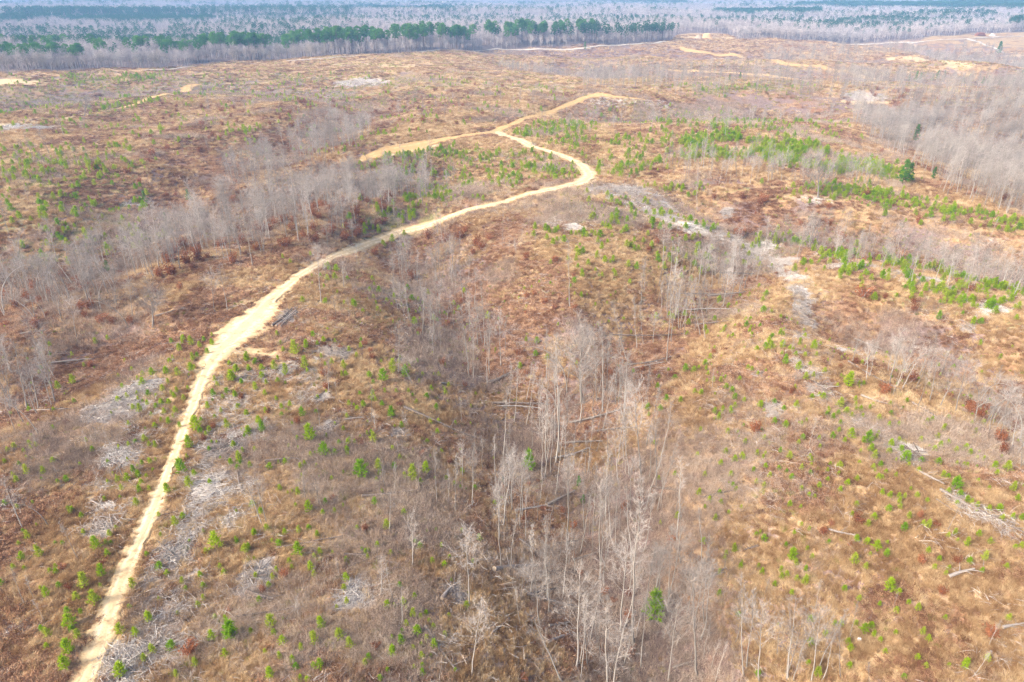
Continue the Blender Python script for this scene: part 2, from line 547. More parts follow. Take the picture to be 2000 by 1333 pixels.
STRIPS = [  # tan grass strips and bare knolls: photo polyline, half width m, strength
    ([(0, 160), (60, 162)], 9, 1.0), ([(670, 127), (720, 126), (790, 130)], 14, 0.8), ([(1740, 115), (1800, 115), (1850, 120), (1890, 127)], 9, 1.0),
    ([(1830, 126), (1870, 140), (1905, 152)], 4, 0.8), ([(0, 243), (60, 240), (150, 228), (215, 215)], 5, 0.8), ([(1650, 199), (1700, 200), (1730, 201)], 4, 1.0),
    ([(560, 176), (700, 190), (900, 200)], 10, 0.3), ([(1320, 240), (1420, 235), (1560, 262), (1640, 280)], 5, 0.5), ([(1560, 385), (1600, 388), (1640, 386)], 4, 0.7),
    ([(1200, 405), (1260, 420), (1300, 432)], 3, 0.8), ([(440, 600), (500, 560), (545, 535)], 3.0, 0.5), ([(520, 690), (600, 735), (620, 745)], 2.5, 0.6), ([(1340, 72), (1420, 74)], 12, 0.8), ([(1800, 74), (1900, 70)], 10, 0.7), ([(1960, 110), (2000, 108)], 6, 0.9),
    ([(1100, 345), (1130, 335)], 5, 0.7), ([(455, 690), (500, 685), (528, 690)], 1.6, 0.95), ([(500, 640), (540, 600)], 1.2, 0.9), ([(150, 1333), (215, 1180), (275, 1040)], 1.3, 0.5), ([(1150, 186), (1100, 180), (1040, 177), (960, 170)], 3.5, 0.75), ([(900, 164), (800, 157)], 2.5, 0.45), ([(720, 151), (640, 151), (560, 158), (480, 163), (400, 167)], 3.5, 0.7),
]
STRIP_W = [(ground([q[0] for q in pts], [q[1] for q in pts]), w, s) for pts, w, s in STRIPS]

PILES = [  # slash: photo centre, half sizes in px, loose (0) or heaped (1)
    (225, 795, 58, 28, 1), (275, 757, 40, 16, 1), (232, 897, 38, 26, 1), (203, 1030, 34, 16, 1), (140, 945, 36, 9, 0), (428, 880, 48, 18, 1), (415, 962, 48, 36, 1),
    (335, 1075, 32, 42, 1), (300, 1135, 26, 26, 0), (255, 1285, 44, 46, 1), (385, 1245, 42, 14, 0), (565, 722, 52, 11, 0), (545, 792, 44, 13, 0), (490, 738, 36, 16, 0), (600, 700, 30, 10, 0),
    (637, 775, 11, 9, 1), (640, 836, 16, 13, 1), (655, 690, 32, 14, 1), (690, 815, 42, 8, 0), (780, 848, 18, 9, 1), (205, 995, 18, 14, 1), (50, 1228, 38, 14, 0), (500, 1130, 34, 30, 1),
    (692, 1160, 30, 30, 1), (882, 1158, 24, 17, 1), (745, 1100, 45, 8, 0), (75, 1075, 36, 8, 0), (480, 945, 24, 18, 0), (320, 1010, 26, 14, 0), (560, 620, 18, 14, 1),
    (1210, 376, 56, 9, 1), (1250, 396, 52, 13, 1), (1300, 424, 32, 11, 1), (1350, 445, 32, 7, 1), (1400, 459, 38, 5, 0), (1480, 489, 34, 7, 1), (1530, 514, 26, 10, 1), (1556, 545, 14, 18, 1),
    (1560, 585, 14, 24, 1), (1570, 625, 14, 18, 1), (1553, 656, 14, 10, 0), (1640, 522, 36, 7, 1), (1600, 500, 20, 5, 0), (1820, 548, 36, 7, 1), (1930, 607, 36, 7, 1), (1892, 641, 16, 5, 1),
    (1655, 690, 32, 7, 1), (1595, 757, 20, 10, 1), (1510, 802, 20, 16, 1), (1640, 772, 24, 6, 0), (1775, 880, 26, 12, 1), (1880, 990, 36, 12, 0), (1480, 731, 9, 5, 1),
    (28, 250, 30, 7, 1), (75, 251, 24, 4, 1), (690, 162, 36, 4, 1), (738, 161, 20, 3, 0), (1170, 199, 26, 4, 0), (1215, 198, 26, 3, 0), (1290, 206, 26, 3, 0), (1690, 188, 36, 5, 1), (1040, 282, 18, 3, 0),
    (1090, 436, 22, 8, 0), (1120, 446, 14, 6, 1), (1590, 392, 26, 4, 0), (1420, 416, 12, 5, 1), (1945, 470, 26, 3, 0), (260, 397, 22, 4, 0), (750, 335, 26, 8, 0), (1270, 740, 20, 6, 0),
]
PILE_G = ground([p[0] for p in PILES], [p[1] for p in PILES])
PILE_D = np.hypot(PILE_G[:, 1], CAM_Z - PILE_G[:, 2])
PILE_R = []
for (u, v, ru, rv, hp), g, dd in zip(PILES, PILE_G, PILE_D):
    slope = max(0.12, (CAM_Z - g[2]) / dd)
    PILE_R.append((1.15 * ru * dd / FPX, 1.15 * min(rv * dd / FPX / slope, 5.0 + 2.2 * ru * dd / FPX)))

BANDS = [  # where slash lies in a loose continuous litter: photo polygon, clumps, strength
    ([(420, 735), (600, 715), (650, 760), (570, 830), (510, 900), (490, 1000), (410, 1060), (375, 1180), (340, 1360), (225, 1360), (285, 1180), (318, 1060), (352, 950), (385, 850)], 620, 0.62),
    ([(160, 800), (255, 745), (330, 750), (330, 830), (285, 900), (255, 1000), (205, 1060), (140, 1050), (190, 930)], 300, 0.6),
    ([(1145, 374), (1190, 361), (1270, 370), (1330, 420), (1300, 436), (1220, 402)], 520, 1.0),
    ([(1300, 418), (1350, 436), (1450, 466), (1545, 508), (1580, 555), (1592, 640), (1565, 672), (1542, 645), (1548, 570), (1500, 515), (1400, 476), (1310, 446)], 560, 0.85),
    ([(1590, 495), (1680, 515), (1800, 545), (1960, 600), (1955, 616), (1800, 562), (1640, 530)], 200, 0.6),
    ([(1560, 690), (1640, 780), (1760, 870), (1900, 985), (2000, 1040), (2000, 1060), (1880, 1005), (1740, 890), (1600, 780), (1545, 710)], 260, 0.5),
    ([(0, 245), (100, 246), (110, 256), (0, 258)], 90, 0.9), ([(655, 158), (730, 157), (760, 164), (660, 168)], 80, 0.8), ([(1150, 196), (1230, 194), (1300, 204), (1240, 208), (1150, 204)], 60, 0.35), ([(1650, 183), (1730, 184), (1730, 193), (1650, 193)], 90, 0.9),
]
BAND_W = [(gpoly(p), n, s_) for p, n, s_ in BANDS]
def band_mask(x, y):
    f = np.zeros(x.shape)
    for poly, n, s_ in BAND_W:
        lo, hi = poly.min(0), poly.max(0)
        m = (x > lo[0]) & (x < hi[0]) & (y > lo[1]) & (y < hi[1])
        if m.any():
            f[m] = np.maximum(f[m], s_ * in_poly(x[m], y[m], poly))
    return f * sstep(-0.28, 0.22, fbm(x, y, 3.2, 321, 3))

GREEN = [  # green ground areas with many pine seedlings: polygon, seedlings, height range
    ([(1290, 290), (1450, 252), (1600, 285), (1760, 330), (1765, 356), (1500, 322), (1340, 312)], 1500, 0.9, 2.5),
    ([(1250, 366), (1300, 362), (1700, 372), (2000, 436), (2000, 462), (1700, 396), (1400, 374)], 520, 0.8, 2.0),
    ([(1560, 480), (1700, 488), (1850, 525), (2000, 552), (2000, 650), (1800, 606), (1640, 545)], 420, 0.9, 2.3),
    ([(700, 310), (860, 285), (1060, 288), (1130, 332), (1040, 366), (860, 420), (700, 470), (620, 484), (700, 430), (860, 380)], 700, 0.8, 2.2),
    ([(990, 262), (1100, 238), (1300, 296), (1280, 352), (1180, 346), (1130, 306), (1060, 280)], 560, 0.9, 2.3),
    ([(1150, 382), (1300, 412), (1420, 470), (1400, 540), (1150, 560), (1050, 480), (1080, 410)], 260, 0.8, 2.0),
    ([(0, 290), (250, 290), (310, 480), (0, 545)], 460, 0.8, 2.2),
    ([(0, 150), (600, 140), (1100, 172), (1120, 200), (960, 240), (700, 290), (300, 285), (0, 255)], 1500, 0.7, 2.2),
    ([(1150, 202), (1300, 207), (1640, 230), (1640, 282), (1300, 270), (1180, 232)], 560, 0.9, 2.4),
    ([(560, 500), (1200, 560), (1500, 560), (1560, 690), (1450, 700), (1290, 640), (960, 600), (640, 660)], 120, 0.7, 1.7),
    ([(730, 300), (840, 287), (845, 297), (740, 306)], 60, 1.0, 2.0), ([(1088, 350), (1132, 330), (1140, 336), (1095, 358)], 40, 0.8, 1.6),
    ([(1420, 460), (1560, 470), (1650, 515), (1560, 540), (1440, 480)], 90, 0.9, 2.2),
    ([(230, 205), (290, 195), (300, 202), (240, 212)], 70, 1.0, 2.5), ([(330, 280), (470, 240), (500, 260), (380, 300)], 60, 0.9, 2.0), ([(100, 150), (300, 145), (330, 152), (120, 158)], 130, 1.0, 2.5), ([(1320, 168), (1440, 170), (1600, 178), (1400, 184)], 90, 1.0, 2.5),
]
GREEN_W = [(gpoly(p), n, a, b) for p, n, a, b in GREEN]

# forest edge: beyond this line the tall woods stand
EDGE_PX = [(-500, 147), (-100, 144), (0, 142), (120, 140), (350, 131), (420, 123), (560, 117), (650, 109), (800, 103), (960, 97), (1100, 94), (1250, 85), (1312, 79), (1330, 66), (1420, 67), (1440, 77), (1560, 80), (1650, 84), (1700, 83), (1800, 76), (1880, 67), (2000, 63), (2100, 61), (2500, 60)]
EDGE_G = ground([p[0] for p in EDGE_PX], [p[1] for p in EDGE_PX])
_ea = np.arctan2(EDGE_G[:, 0], EDGE_G[:, 1]); _er = np.hypot(EDGE_G[:, 0], EDGE_G[:, 1])
_eo = np.argsort(_ea)
def edge_r(x, y):
    return np.interp(np.arctan2(x, y), _ea[_eo], _er[_eo])

def road_gap(x, y):
    """distance to the nearest road edge (negative on a road)"""
    best = np.full(x.shape, 1e9)
    for mk, lab, c in ROAD_W:
        w = c[:, 2].max() + 14
        m = (x > c[:, 0].min() - w) & (x < c[:, 0].max() + w) & (y > c[:, 1].min() - w) & (y < c[:, 1].max() + w)
        if not m.any():
            continue
        xi, yi = x[m], y[m]
        d = np.full(xi.shape, 1e9)
        st = max(1, len(c) // 160)
        cc = np.vstack([c[::st], c[-1:]])
        for i in range(len(cc) - 1):
            ax, ay, aw = cc[i]; bx, by, bw = cc[i + 1]
            dx, dy = bx - ax, by - ay
            t = np.clip(((xi - ax) * dx + (yi - ay) * dy) / (dx * dx + dy * dy + 1e-9), 0, 1)
            d = np.minimum(d, np.hypot(xi - ax - t * dx, yi - ay - t * dy) - (aw + t * (bw - aw)) / 2)
        best[m] = np.minimum(best[m], d)
    return best

def pile_mask(x, y, grow=1.0):
    f = np.zeros(x.shape)
    wx = 0.6 * fbm(x, y, 2.2, 301, 3); wy = 0.6 * fbm(x, y, 2.6, 305, 3)
    for (_, _, _, _, hp), g, (rx, ry) in zip(PILES, PILE_G, PILE_R):
        m = (np.abs(x - g[0]) < 2.2 * rx + 1) & (np.abs(y - g[1]) < 2.2 * ry + 1)
        if not m.any():
            continue
        q = np.hypot((x[m] - g[0]) / (rx * grow + 0.3) + wx[m], (y[m] - g[1]) / (ry * grow + 0.3) + wy[m])
        f[m] = np.maximum(f[m], (1.0 if hp else 0.5) * (1 - sstep(0.35, 1.3, q)))
    return f

# ------------------------------------------------------------------ ground sheet
def axis(lo, hi, base, k):
    out = [0.0]
    while out[-1] < hi:
        out.append(out[-1] + max(base, k * out[-1]))
    return np.array(out)
xs_p = axis(0, 9500, 0.7, 0.016)
gx = np.concatenate([-xs_p[:0:-1], xs_p])
ys = [-120.0, -60.0, -20.0, 0.0, 12.0, 20.0, 26.0]
while ys[-1] < 12000:
    ys.append(ys[-1] + max(0.7, 0.009 * ys[-1]))
gy = np.array(ys)
GX, GY = np.meshgrid(gx, gy)
fx, fy = GX.ravel(), GY.ravel()
fz = H(fx, fy)
nx, ny = len(gx), len(gy)
idx = np.arange(nx * ny).reshape(ny, nx)
quads = np.stack([idx[:-1, :-1], idx[:-1, 1:], idx[1:, 1:], idx[1:, :-1]], -1).reshape(-1, 4)
gm = mesh_np('ground', np.column_stack([fx, fy, fz]), quads, [M['ground']], smooth=True)
_, VF = valley(fx, fy)
RG = road_gap(fx, fy)
dirt = 0.62 * (1 - sstep(-0.3, 1.9, RG))
tan = (1 - VF) * 0.65 + 0.25 * fbm(fx, fy, 40, 61, 2)
for g, w, s in STRIP_W:
    d = seg_dist(fx, fy, g[:, 0], g[:, 1])
    k = s * (1 - sstep(0.5, 1.3, d / w))
    dirt = np.maximum(dirt, 0.62 * k); tan = np.maximum(tan, k)
slash = np.maximum(pile_mask(fx, fy), 0.9 * band_mask(fx, fy))
green = np.zeros(fx.shape)
for poly, n, a, b in GREEN_W:
    lo, hi = poly.min(0) - 1, poly.max(0) + 1
    m = (fx > lo[0]) & (fx < hi[0]) & (fy > lo[1]) & (fy < hi[1])
    A = max(1.0, 0.5 * abs(np.dot(poly[:, 0], np.roll(poly[:, 1], 1)) - np.dot(poly[:, 1], np.roll(poly[:, 0], 1))))
    green[m] = np.maximum(green[m], in_poly(fx[m], fy[m], poly) * min(1.0, 0.5 + n / A * 2.0))
rr = np.hypot(fx, fy)
wood = sstep(-12, 8, rr - edge_r(fx, fy)) * (fy > 0)
for nm, cs in (('mask', (dirt, np.clip(tan, 0, 1), slash)), ('mask2', (VF, green, wood))):
    at = gm.attributes.new(nm, 'FLOAT_COLOR', 'POINT')
    at.data.foreach_set('color', np.column_stack([*cs, np.ones(len(fx))]).astype(np.float32).ravel())
go = link('ground', gm)
tag(go, 'rolling cut-over land of brown litter and tan dry grass reaching the horizon', kind='structure')
print('ground', round(time.time() - T0, 1), len(quads))

# ------------------------------------------------------------------ roads
def build_road(mk, lab, c):
    n = len(c)
    p = c[:, :2]
    t = np.gradient(p, axis=0); t /= np.linalg.norm(t, axis=1)[:, None] + 1e-9
    nrm = np.column_stack([-t[:, 1], t[:, 0]])
    K = 11
    s = np.linspace(-1, 1, K)
    dist = np.hypot(p[:, 0], p[:, 1])
    run = np.concatenate([[0], np.cumsum(np.linalg.norm(np.diff(p, axis=0), axis=1))])
    V = []; A = []
    for j, q in enumerate(s):
        jl = 0.30 * fbm(run + 1000 * (q > 0), run * 0 + 3.1, 1.3, 71, 3) + 0.32 * fbm(run + 1000 * (q > 0), run * 0, 7, 72, 2)
        w = c[:, 2] / 2 * (1.08 + abs(q) * jl * 2.3)
        pos = p + nrm * (q * w)[:, None]
        rut = 0.05 * math.exp(-((abs(q) - 0.45) / 0.16) ** 2)
        off = 0.10 + 0.0006 * dist - rut - 0.09 * max(0, abs(q) - 0.8) / 0.2
        V.append(np.column_stack([pos, H(pos[:, 0], pos[:, 1]) + off]))
        A.append(np.full(n, abs(q)))
    V = np.stack(V, 1).reshape(-1, 3); A = np.stack(A, 1).ravel()
    ii = np.arange(n * K).reshape(n, K)
    F = np.stack([ii[:-1, :-1], ii[1:, :-1], ii[1:, 1:], ii[:-1, 1:]], -1).reshape(-1, 4)
    me = mesh_np('dirt_road', V, F, [M[mk]], smooth=True)
    at = me.attributes.new('across', 'FLOAT', 'POINT')
    at.data.foreach_set('value', A.astype(np.float32))
    tag(link('gravel_road' if mk == 'gravel' else 'dirt_road', me), lab, kind='structure')
for rd in ROAD_W:
    build_road(*rd)

# ------------------------------------------------------------------ plant models (unit size: 1 m tall unless said)
def bare_tree(seed, form):
    """trunk and crown of a leafless hardwood, 1 unit tall"""
    r = np.random.default_rng(seed)
    tr, cr = MB(), MB()
    P = dict(pole=(0.60, 0.10, 60, 13), mid=(0.42, 0.27, 48, 22), spread=(0.24, 0.42, 44, 30), bushy=(0.28, 0.24, 56, 17), arch=(0.45, 0.16, 60, 18), snag=(0.45, 0.07, 50, 6))[form]
    t0, k, el, nb = P
    n = 11
    t = np.linspace(0, 1, n)
    wob = np.cumsum(r.normal(0, 0.0045, (n, 2)), axis=0); wob[0] = 0
    path = np.column_stack([wob, t])
    r0 = dict(pole=0.0068, mid=0.0085, spread=0.021, bushy=0.010, arch=0.0095, snag=0.012)[form]
    if form == 'arch':
        th = 1.9 * t ** 1.6
        path = np.column_stack([np.cumsum(np.sin(th)) / n * 1.25, wob[:, 0], np.cumsum(np.cos(th)) / n * 1.25])
        path -= path[0]
    rad = r0 * (1 - 0.86 * t ** 0.9)
    if form == 'snag':
        rad = r0 * (1 - 0.45 * t)
    if form == 'spread':
        rad = r0 * (1 - 0.9 * np.clip(t / 0.8, 0, 1) ** 0.8) + 0.0008
    rad[0] *= 1.3
    tr.tube(path, rad, 6, 0)
    az = r.uniform(0, 6.28)
    for i in range(nb):
        f = t0 + (0.985 - t0) * (i + r.uniform(0, 0.8)) / nb
        base = np.array([np.interp(f, t, path[:, a]) for a in range(3)])
        az += 2.4 + r.normal(0, 0.4)
        L = k * (1.15 - 0.75 * (f - t0) / (1 - t0)) * r.uniform(0.6, 1.15)
        e = R(el + r.normal(0, 9))
        d = np.array([math.cos(az) * math.cos(e), math.sin(az) * math.cos(e), math.sin(e)])
        q = [base]
        for s in range(4):
            d = d + np.array([0, 0, 0.10]) + r.normal(0, 0.10, 3); d /= np.linalg.norm(d)
            q.append(q[-1] + d * L / 4)
        q = np.array(q)
        br = max(0.0016, 0.42 * np.interp(f, t, rad))
        cr.tube(q, br * np.array([1, 0.75, 0.55, 0.4, 0.22]), 3, 0)
        m = 5 if form == 'snag' else 13 if form == 'spread' else 8
        for s in range(m):
            g = r.uniform(0.25, 1.0) * 4
            b2 = np.array([np.interp(g, range(5), q[:, a]) for a in range(3)])
            d2 = d + r.normal(0, 0.62, 3); d2[2] += 0.15; d2 /= np.linalg.norm(d2)
            L2 = L * r.uniform(0.25, 0.55)
            mid = b2 + d2 * L2 * 0.5 + r.normal(0, 0.02 * L2, 3)
            end = mid + (d2 + r.normal(0, 0.3, 3)) * L2 * 0.5
            cr.tube([b2, mid, end], [br * 0.36, br * 0.26, br * 0.1], 3, 0)
            a = b2 + (end - b2) * r.uniform(0.3, 1.0, (8, 1))
            dd = d2 + r.normal(0, 0.6, (8, 3)); dd[:, 2] += 0.15
            dd /= np.linalg.norm(dd, axis=1)[:, None]
            cr.slivers(a, a + dd * (L2 * r.uniform(0.35, 0.85, (8, 1))), max(0.0016, br * 0.5), r, 0)
    return tr, cr

def far_bare(seed, wide=0.2):
    r = np.random.default_rng(seed)
    tr, cr = MB(), MB()
    tr.tube([(0, 0, 0), (r.normal(0, .01), r.normal(0, .01), .55), (r.normal(0, .03), r.normal(0, .03), .9)], [0.011, 0.008, 0.003], 3)
    n = 80
    f = r.uniform(0.42, 0.95, n)
    az = r.uniform(0, 6.28, n); e = r.uniform(0.6, 1.25, n)
    L = wide * (1.3 - 0.8 * (f - 0.42) / 0.55) * r.uniform(0.5, 1.2, n)
    off = r.uniform(0, 0.55, (n, 1)) * wide
    d = np.column_stack([np.cos(az) * np.cos(e), np.sin(az) * np.cos(e), np.sin(e)])
    a = np.column_stack([np.zeros(n), np.zeros(n), f]) + np.column_stack([np.cos(az), np.sin(az), 0.6 + 0 * az]) * off
    cr.slivers(a, a + d * L[:, None] * 1.3, 0.013, r)
    return tr, cr

def needles(mb, base, d, length, width, rng, mi=0):
    mb.slivers(base, base + d * length, width, rng, mi)

def sapling(seed, n=480, wide=0.32, nl=0.17, nw=0.042):
    r = np.random.default_rng(seed)
    mb = MB()
    mb.tube([(0, 0, -0.04), (0, 0, 0.5), (0, 0, 0.97)], [0.014, 0.011, 0.004], 4, 1)
    nw_ = 6
    pts = []; dirs = []
    for w in range(nw_):
        f = 0.10 + 0.78 * w / (nw_ - 1)
        Rr = wide * (1.05 - f) ** 0.75 * r.uniform(0.85, 1.1)
        nb = 5 if w < nw_ - 1 else 3
        a0 = r.uniform(0, 6.28)
        for b in range(nb):
            az = a0 + b * 6.28 / nb + r.normal(0, 0.25)
            rl = Rr * r.uniform(0.7, 1.15)
            tip = np.array([math.cos(az) * rl, math.sin(az) * rl, f + 0.10 + 0.16 * rl / wide])
            root = np.array([0, 0, f])
            mb.tube([root, (root + tip) / 2 - (0, 0, 0.02), tip], [0.006, 0.004, 0.003], 3, 1)
            m = n // (nw_ * 5)
            s = r.uniform(0.25, 1.02, (m, 1))
            p = root + (tip - root) * s
            dd = (tip - root) / (np.linalg.norm(tip - root) + 1e-6) + r.normal(0, 0.7, (m, 3)); dd[:, 2] += 0.35
            pts.append(p); dirs.append(dd)
    s = r.uniform(0.6, 1.0, (40, 1))
    pts.append(np.hstack([s * 0, s * 0, s])); dd = r.normal(0, 0.55, (40, 3)); dd[:, 2] += 0.9; dirs.append(dd)
    p = np.vstack(pts); dd = np.vstack(dirs); dd /= np.linalg.norm(dd, axis=1)[:, None]
    needles(mb, p, dd, nl * r.uniform(0.7, 1.2, (len(p), 1)), nw, r)
    return mb

def tall_pine(seed, far=False, young=False):
    r = np.random.default_rng(seed)
    tr, cr = MB(), MB()
    lx, ly = r.normal(0, 0.012, 2)
    tr.tube([(0, 0, -0.02), (lx, ly, 0.4), (lx * 1.5, ly * 1.5, 0.8), (lx * 1.6, ly * 1.6, 0.97)], [0.0125, 0.0105, 0.006, 0.002], 4 if far else 6)
    nc = 12 if far else 44 if young else 26
    c0 = 0.14 if young else r.uniform(0.50, 0.66)
    for i in range(nc):
        f = c0 + (0.99 - c0) * (i + r.uniform(0, 1)) / nc
        rel = (f - c0) / (1 - c0)
        Rr = 0.15 * (math.sin(math.pi * (0.18 + 0.78 * rel)) ** 0.8) * r.uniform(0.45, 1.15)
        if young:
            Rr = 0.24 * (1.02 - rel) ** 0.8 * min(1, 0.5 + rel * 4) * r.uniform(0.35, 1.1)
        az = i * 2.4 + r.normal(0, 0.4)
        c = np.array([math.cos(az) * Rr + lx * 1.5, math.sin(az) * Rr + ly * 1.5, f + 0.25 * Rr])
        root = np.array([lx * 1.5, ly * 1.5, f - 0.02])
        tr.tube([root, (root + c) / 2, c], [0.0035, 0.0025, 0.0012], 3)
        m = 30 if far else 46
        d = r.normal(0, 1, (m, 3)); d[:, 2] = d[:, 2] * 0.6 + 0.25
        d /= np.linalg.norm(d, axis=1)[:, None]
        a = c + r.normal(0, 1, (m, 3)) * np.array([0.022, 0.022, 0.012])
        cr.slivers(a, a + d * r.uniform(0.025, 0.055, (m, 1)), 0.034 if far else 0.022, r)
    return tr, cr

def rust_bush(seed):
    r = np.random.default_rng(seed)
    mb = MB()
    ns = 7
    for i in range(ns):
        az = r.uniform(0, 6.28); q = r.uniform(0.1, 0.42)
        tip = np.array([math.cos(az) * q, math.sin(az) * q, r.uniform(0.55, 0.95)])
        mb.tube([(0, 0, -0.03), tip * (0.4, 0.4, 0.55), tip], [0.02, 0.013, 0.005], 3, 1)
        m = 75
        s = r.uniform(0.25, 1.05, (m, 1))
        a = tip * s + r.normal(0, 0.10, (m, 3))
        a[:, 2] = np.abs(a[:, 2])
        d = r.normal(0, 1, (m, 3)); d /= np.linalg.norm(d, axis=1)[:, None]
        mb.slivers(a, a + d * 0.085, 0.065, r)
    return mb

def tuft(seed, kind):
    """a patch of ground cover about 2 m across"""
    r = np.random.default_rng(seed)
    mb = MB()
    if kind == 'grass':
        n = 150
        c = r.normal(0, 0.24, (7, 2)); k = r.integers(0, 7, n)
        a = np.column_stack([c[k] + r.normal(0, 0.07, (n, 2)), np.full(n, -0.05)])
        d = np.column_stack([r.normal(0, 0.34, (n, 2)), np.ones(n)])
        mb.slivers(a, a + d * r.uniform(0.25, 0.75, (n, 1)), 0.035, r)
    elif kind == 'brush':
        n = 130
        a = np.column_stack([r.normal(0, 0.27, (n, 2)), r.uniform(0.0, 0.35, n)])
        d = r.normal(0, 1, (n, 3)); d[:, 2] = np.abs(d[:, 2]) * 0.8
        d /= np.linalg.norm(d, axis=1)[:, None]
        mb.slivers(a, a + d * r.uniform(0.12, 0.4, (n, 1)), r.uniform(0.03, 0.085, n), r)
    else:
        ns = 15
        for i in range(ns):
            b = np.array([*r.normal(0, 0.30, 2), -0.05])
            d = np.array([*r.normal(0, 0.3, 2), 1.0]); L = r.uniform(0.5, 1.25)
            tip = b + d * L
            mb.slivers([b], [tip], 0.022, r)
            m = 7
            s = r.uniform(0.3, 0.95, (m, 1))
            a = b + (tip - b) * s
            dd = d * 0.7 + r.normal(0, 0.55, (m, 3))
            mb.slivers(a, a + dd * r.uniform(0.15, 0.42, (m, 1)), 0.016, r)
    return mb

# ------------------------------------------------------------------ scattering
SRC = {}
def source(name, meshes):
    """library of meshes for a mass nobody could count (kept out of the scene itself)"""
    c = bpy.data.collections.new('library_' + name)
    for i, me in enumerate(meshes):
        o = bpy.data.objects.new(f'{name}_{i:02d}', me)
        c.objects.link(o)
    return c

def mass(name, label, coll, xyz, rot, scl, var, kind='stuff'):
    """one object: library meshes stood on the points"""
    n = len(xyz)
    me = bpy.data.meshes.new(name)
    me.vertices.add(n)
    me.vertices.foreach_set('co', np.asarray(xyz, np.float32).ravel())
    for nm, ty, key, val in (('rot', 'FLOAT_VECTOR', 'vector', rot), ('scl', 'FLOAT_VECTOR', 'vector', scl), ('var', 'INT', 'value', var)):
        at = me.attributes.new(nm, ty, 'POINT')
        at.data.foreach_set(key, np.asarray(val, np.int32 if ty == 'INT' else np.float32).ravel())
    o = link(name, me)
    ng = bpy.data.node_groups.new(name + '_scatter', 'GeometryNodeTree')
    ng.interface.new_socket('Geometry', in_out='INPUT', socket_type='NodeSocketGeometry')
    ng.interface.new_socket('Geometry', in_out='OUTPUT', socket_type='NodeSocketGeometry')
    N, L = ng.nodes, ng.links
    gi, gout = N.new('NodeGroupInput'), N.new('NodeGroupOutput')
    ci = N.new('GeometryNodeCollectionInfo')
    ci.inputs['Collection'].default_value = coll
    ci.inputs['Separate Children'].default_value = True
    ci.inputs['Reset Children'].default_value = True
    ip = N.new('GeometryNodeInstanceOnPoints')
    ip.inputs['Pick Instance'].default_value = True
    def attr(nm, ty):
        a = N.new('GeometryNodeInputNamedAttribute'); a.data_type = ty; a.inputs[0].default_value = nm
        return next(s for s in a.outputs if s.enabled and s.name == 'Attribute')
    L.new(gi.outputs[0], ip.inputs['Points'])
    L.new(ci.outputs[0], ip.inputs['Instance'])
    L.new(attr('var', 'INT'), ip.inputs['Instance Index'])
    L.new(attr('rot', 'FLOAT_VECTOR'), ip.inputs['Rotation'])
    L.new(attr('scl', 'FLOAT_VECTOR'), ip.inputs['Scale'])
    L.new(ip.outputs[0], gout.inputs[0])
    md = o.modifiers.new('scatter', 'NODES'); md.node_group = ng
    tag(o, label, kind=kind)
    return o

def wedge(r0, r1, n, rng, half=None):
    half = half or (R(54) if r1 < 100 else R(47) if r1 < 200 else R(43))
    a = rng.uniform(-half, half, n)
    r = np.sqrt(rng.uniform(r0 * r0, r1 * r1, n))
    return r * np.sin(a), r * np.cos(a)

ORD = ['', 'first', 'second', 'third', 'fourth', 'fifth', 'sixth', 'seventh', 'eighth', 'ninth', 'tenth', 'eleventh', 'twelfth', 'thirteenth', 'fourteenth', 'fifteenth', 'sixteenth', 'seventeenth', 'eighteenth', 'nineteenth', 'twentieth']
TEN_W = {2: 'twenty', 3: 'thirty', 4: 'forty', 5: 'fifty'}
def ordinal(k):
    return ORD[k] if k < 21 else TEN_W[k // 10] + '-' + ORD[k % 10] if k % 10 else {3: 'thirtieth', 4: 'fortieth', 5: 'fiftieth'}[k // 10]
COLS = [(0, 'far left'), (285, 'left'), (571, 'centre-left'), (857, 'centre'), (1143, 'centre-right'), (1428, 'right'), (1714, 'far right')]
ROWS = [(-99, 'top'), (150, 'upper'), (300, 'upper-middle'), (450, 'middle'), (600, 'central'), (750, 'lower-middle'), (900, 'lower'), (1080, 'near-bottom'), (1210, 'bottom')]
def cell(u, v):
    c = [n for a, n in COLS if u >= a] or ['far left']
    r = [n for a, n in ROWS if v >= a]
    return r[-1], c[-1]

def make_labels(items, what, context):
    """items: (u, v, look) -> labels that each single out one thing: look, surroundings, patch of the photo, order from the left"""
    keys = {}
    for i, (u, v, look, ctx) in enumerate(items):
        r, c = cell(u, v)
        keys.setdefault((look, ctx, r, c), []).append(i)
    out = [None] * len(items)
    for (look, ctx, r, c), ids in keys.items():
        ids.sort(key=lambda i: items[i][0])
        base = f'{look} {what} {ctx}, {r} {c}'
        for k, i in enumerate(ids):
            if len(ids) == 1:
                out[i] = base
            else:
                o = ordinal(k + 1) + ' from left'
                out[i] = f'{base}, {o}'
    return out

def surroundings(x, y):
    rg = road_gap(x, y); pm = pile_mask(x, y, 1.15); _, vf = valley(x, y)
    out = []
    for a, b, c in zip(rg, pm, vf):
        out.append('on the dirt road' if a < 0 else 'beside the dirt road' if a < 3.0 else 'in grey slash' if b > 0.3 else 'in a hollow' if c > 0.55 else 'on open slope')
    return out

PLANTS = {}
exec_order = []
def split_big(pts, limit=300):
    """pts: x, y, z, height; the ones that show largest in the photo, and the rest"""
    u, v, f = project(pts[:, 0], pts[:, 1], pts[:, 2])
    size = pts[:, 3] / np.maximum(f, 1)
    vis = (u > -8) & (u < 2008) & (v > -5) & (v < 1345)
    order = np.argsort(np.where(vis, -size, 1))
    keep = order[:limit]
    keep = keep[vis[keep]]
    rest = np.setdiff1d(np.arange(len(pts)), keep)
    return keep, rest, u, v

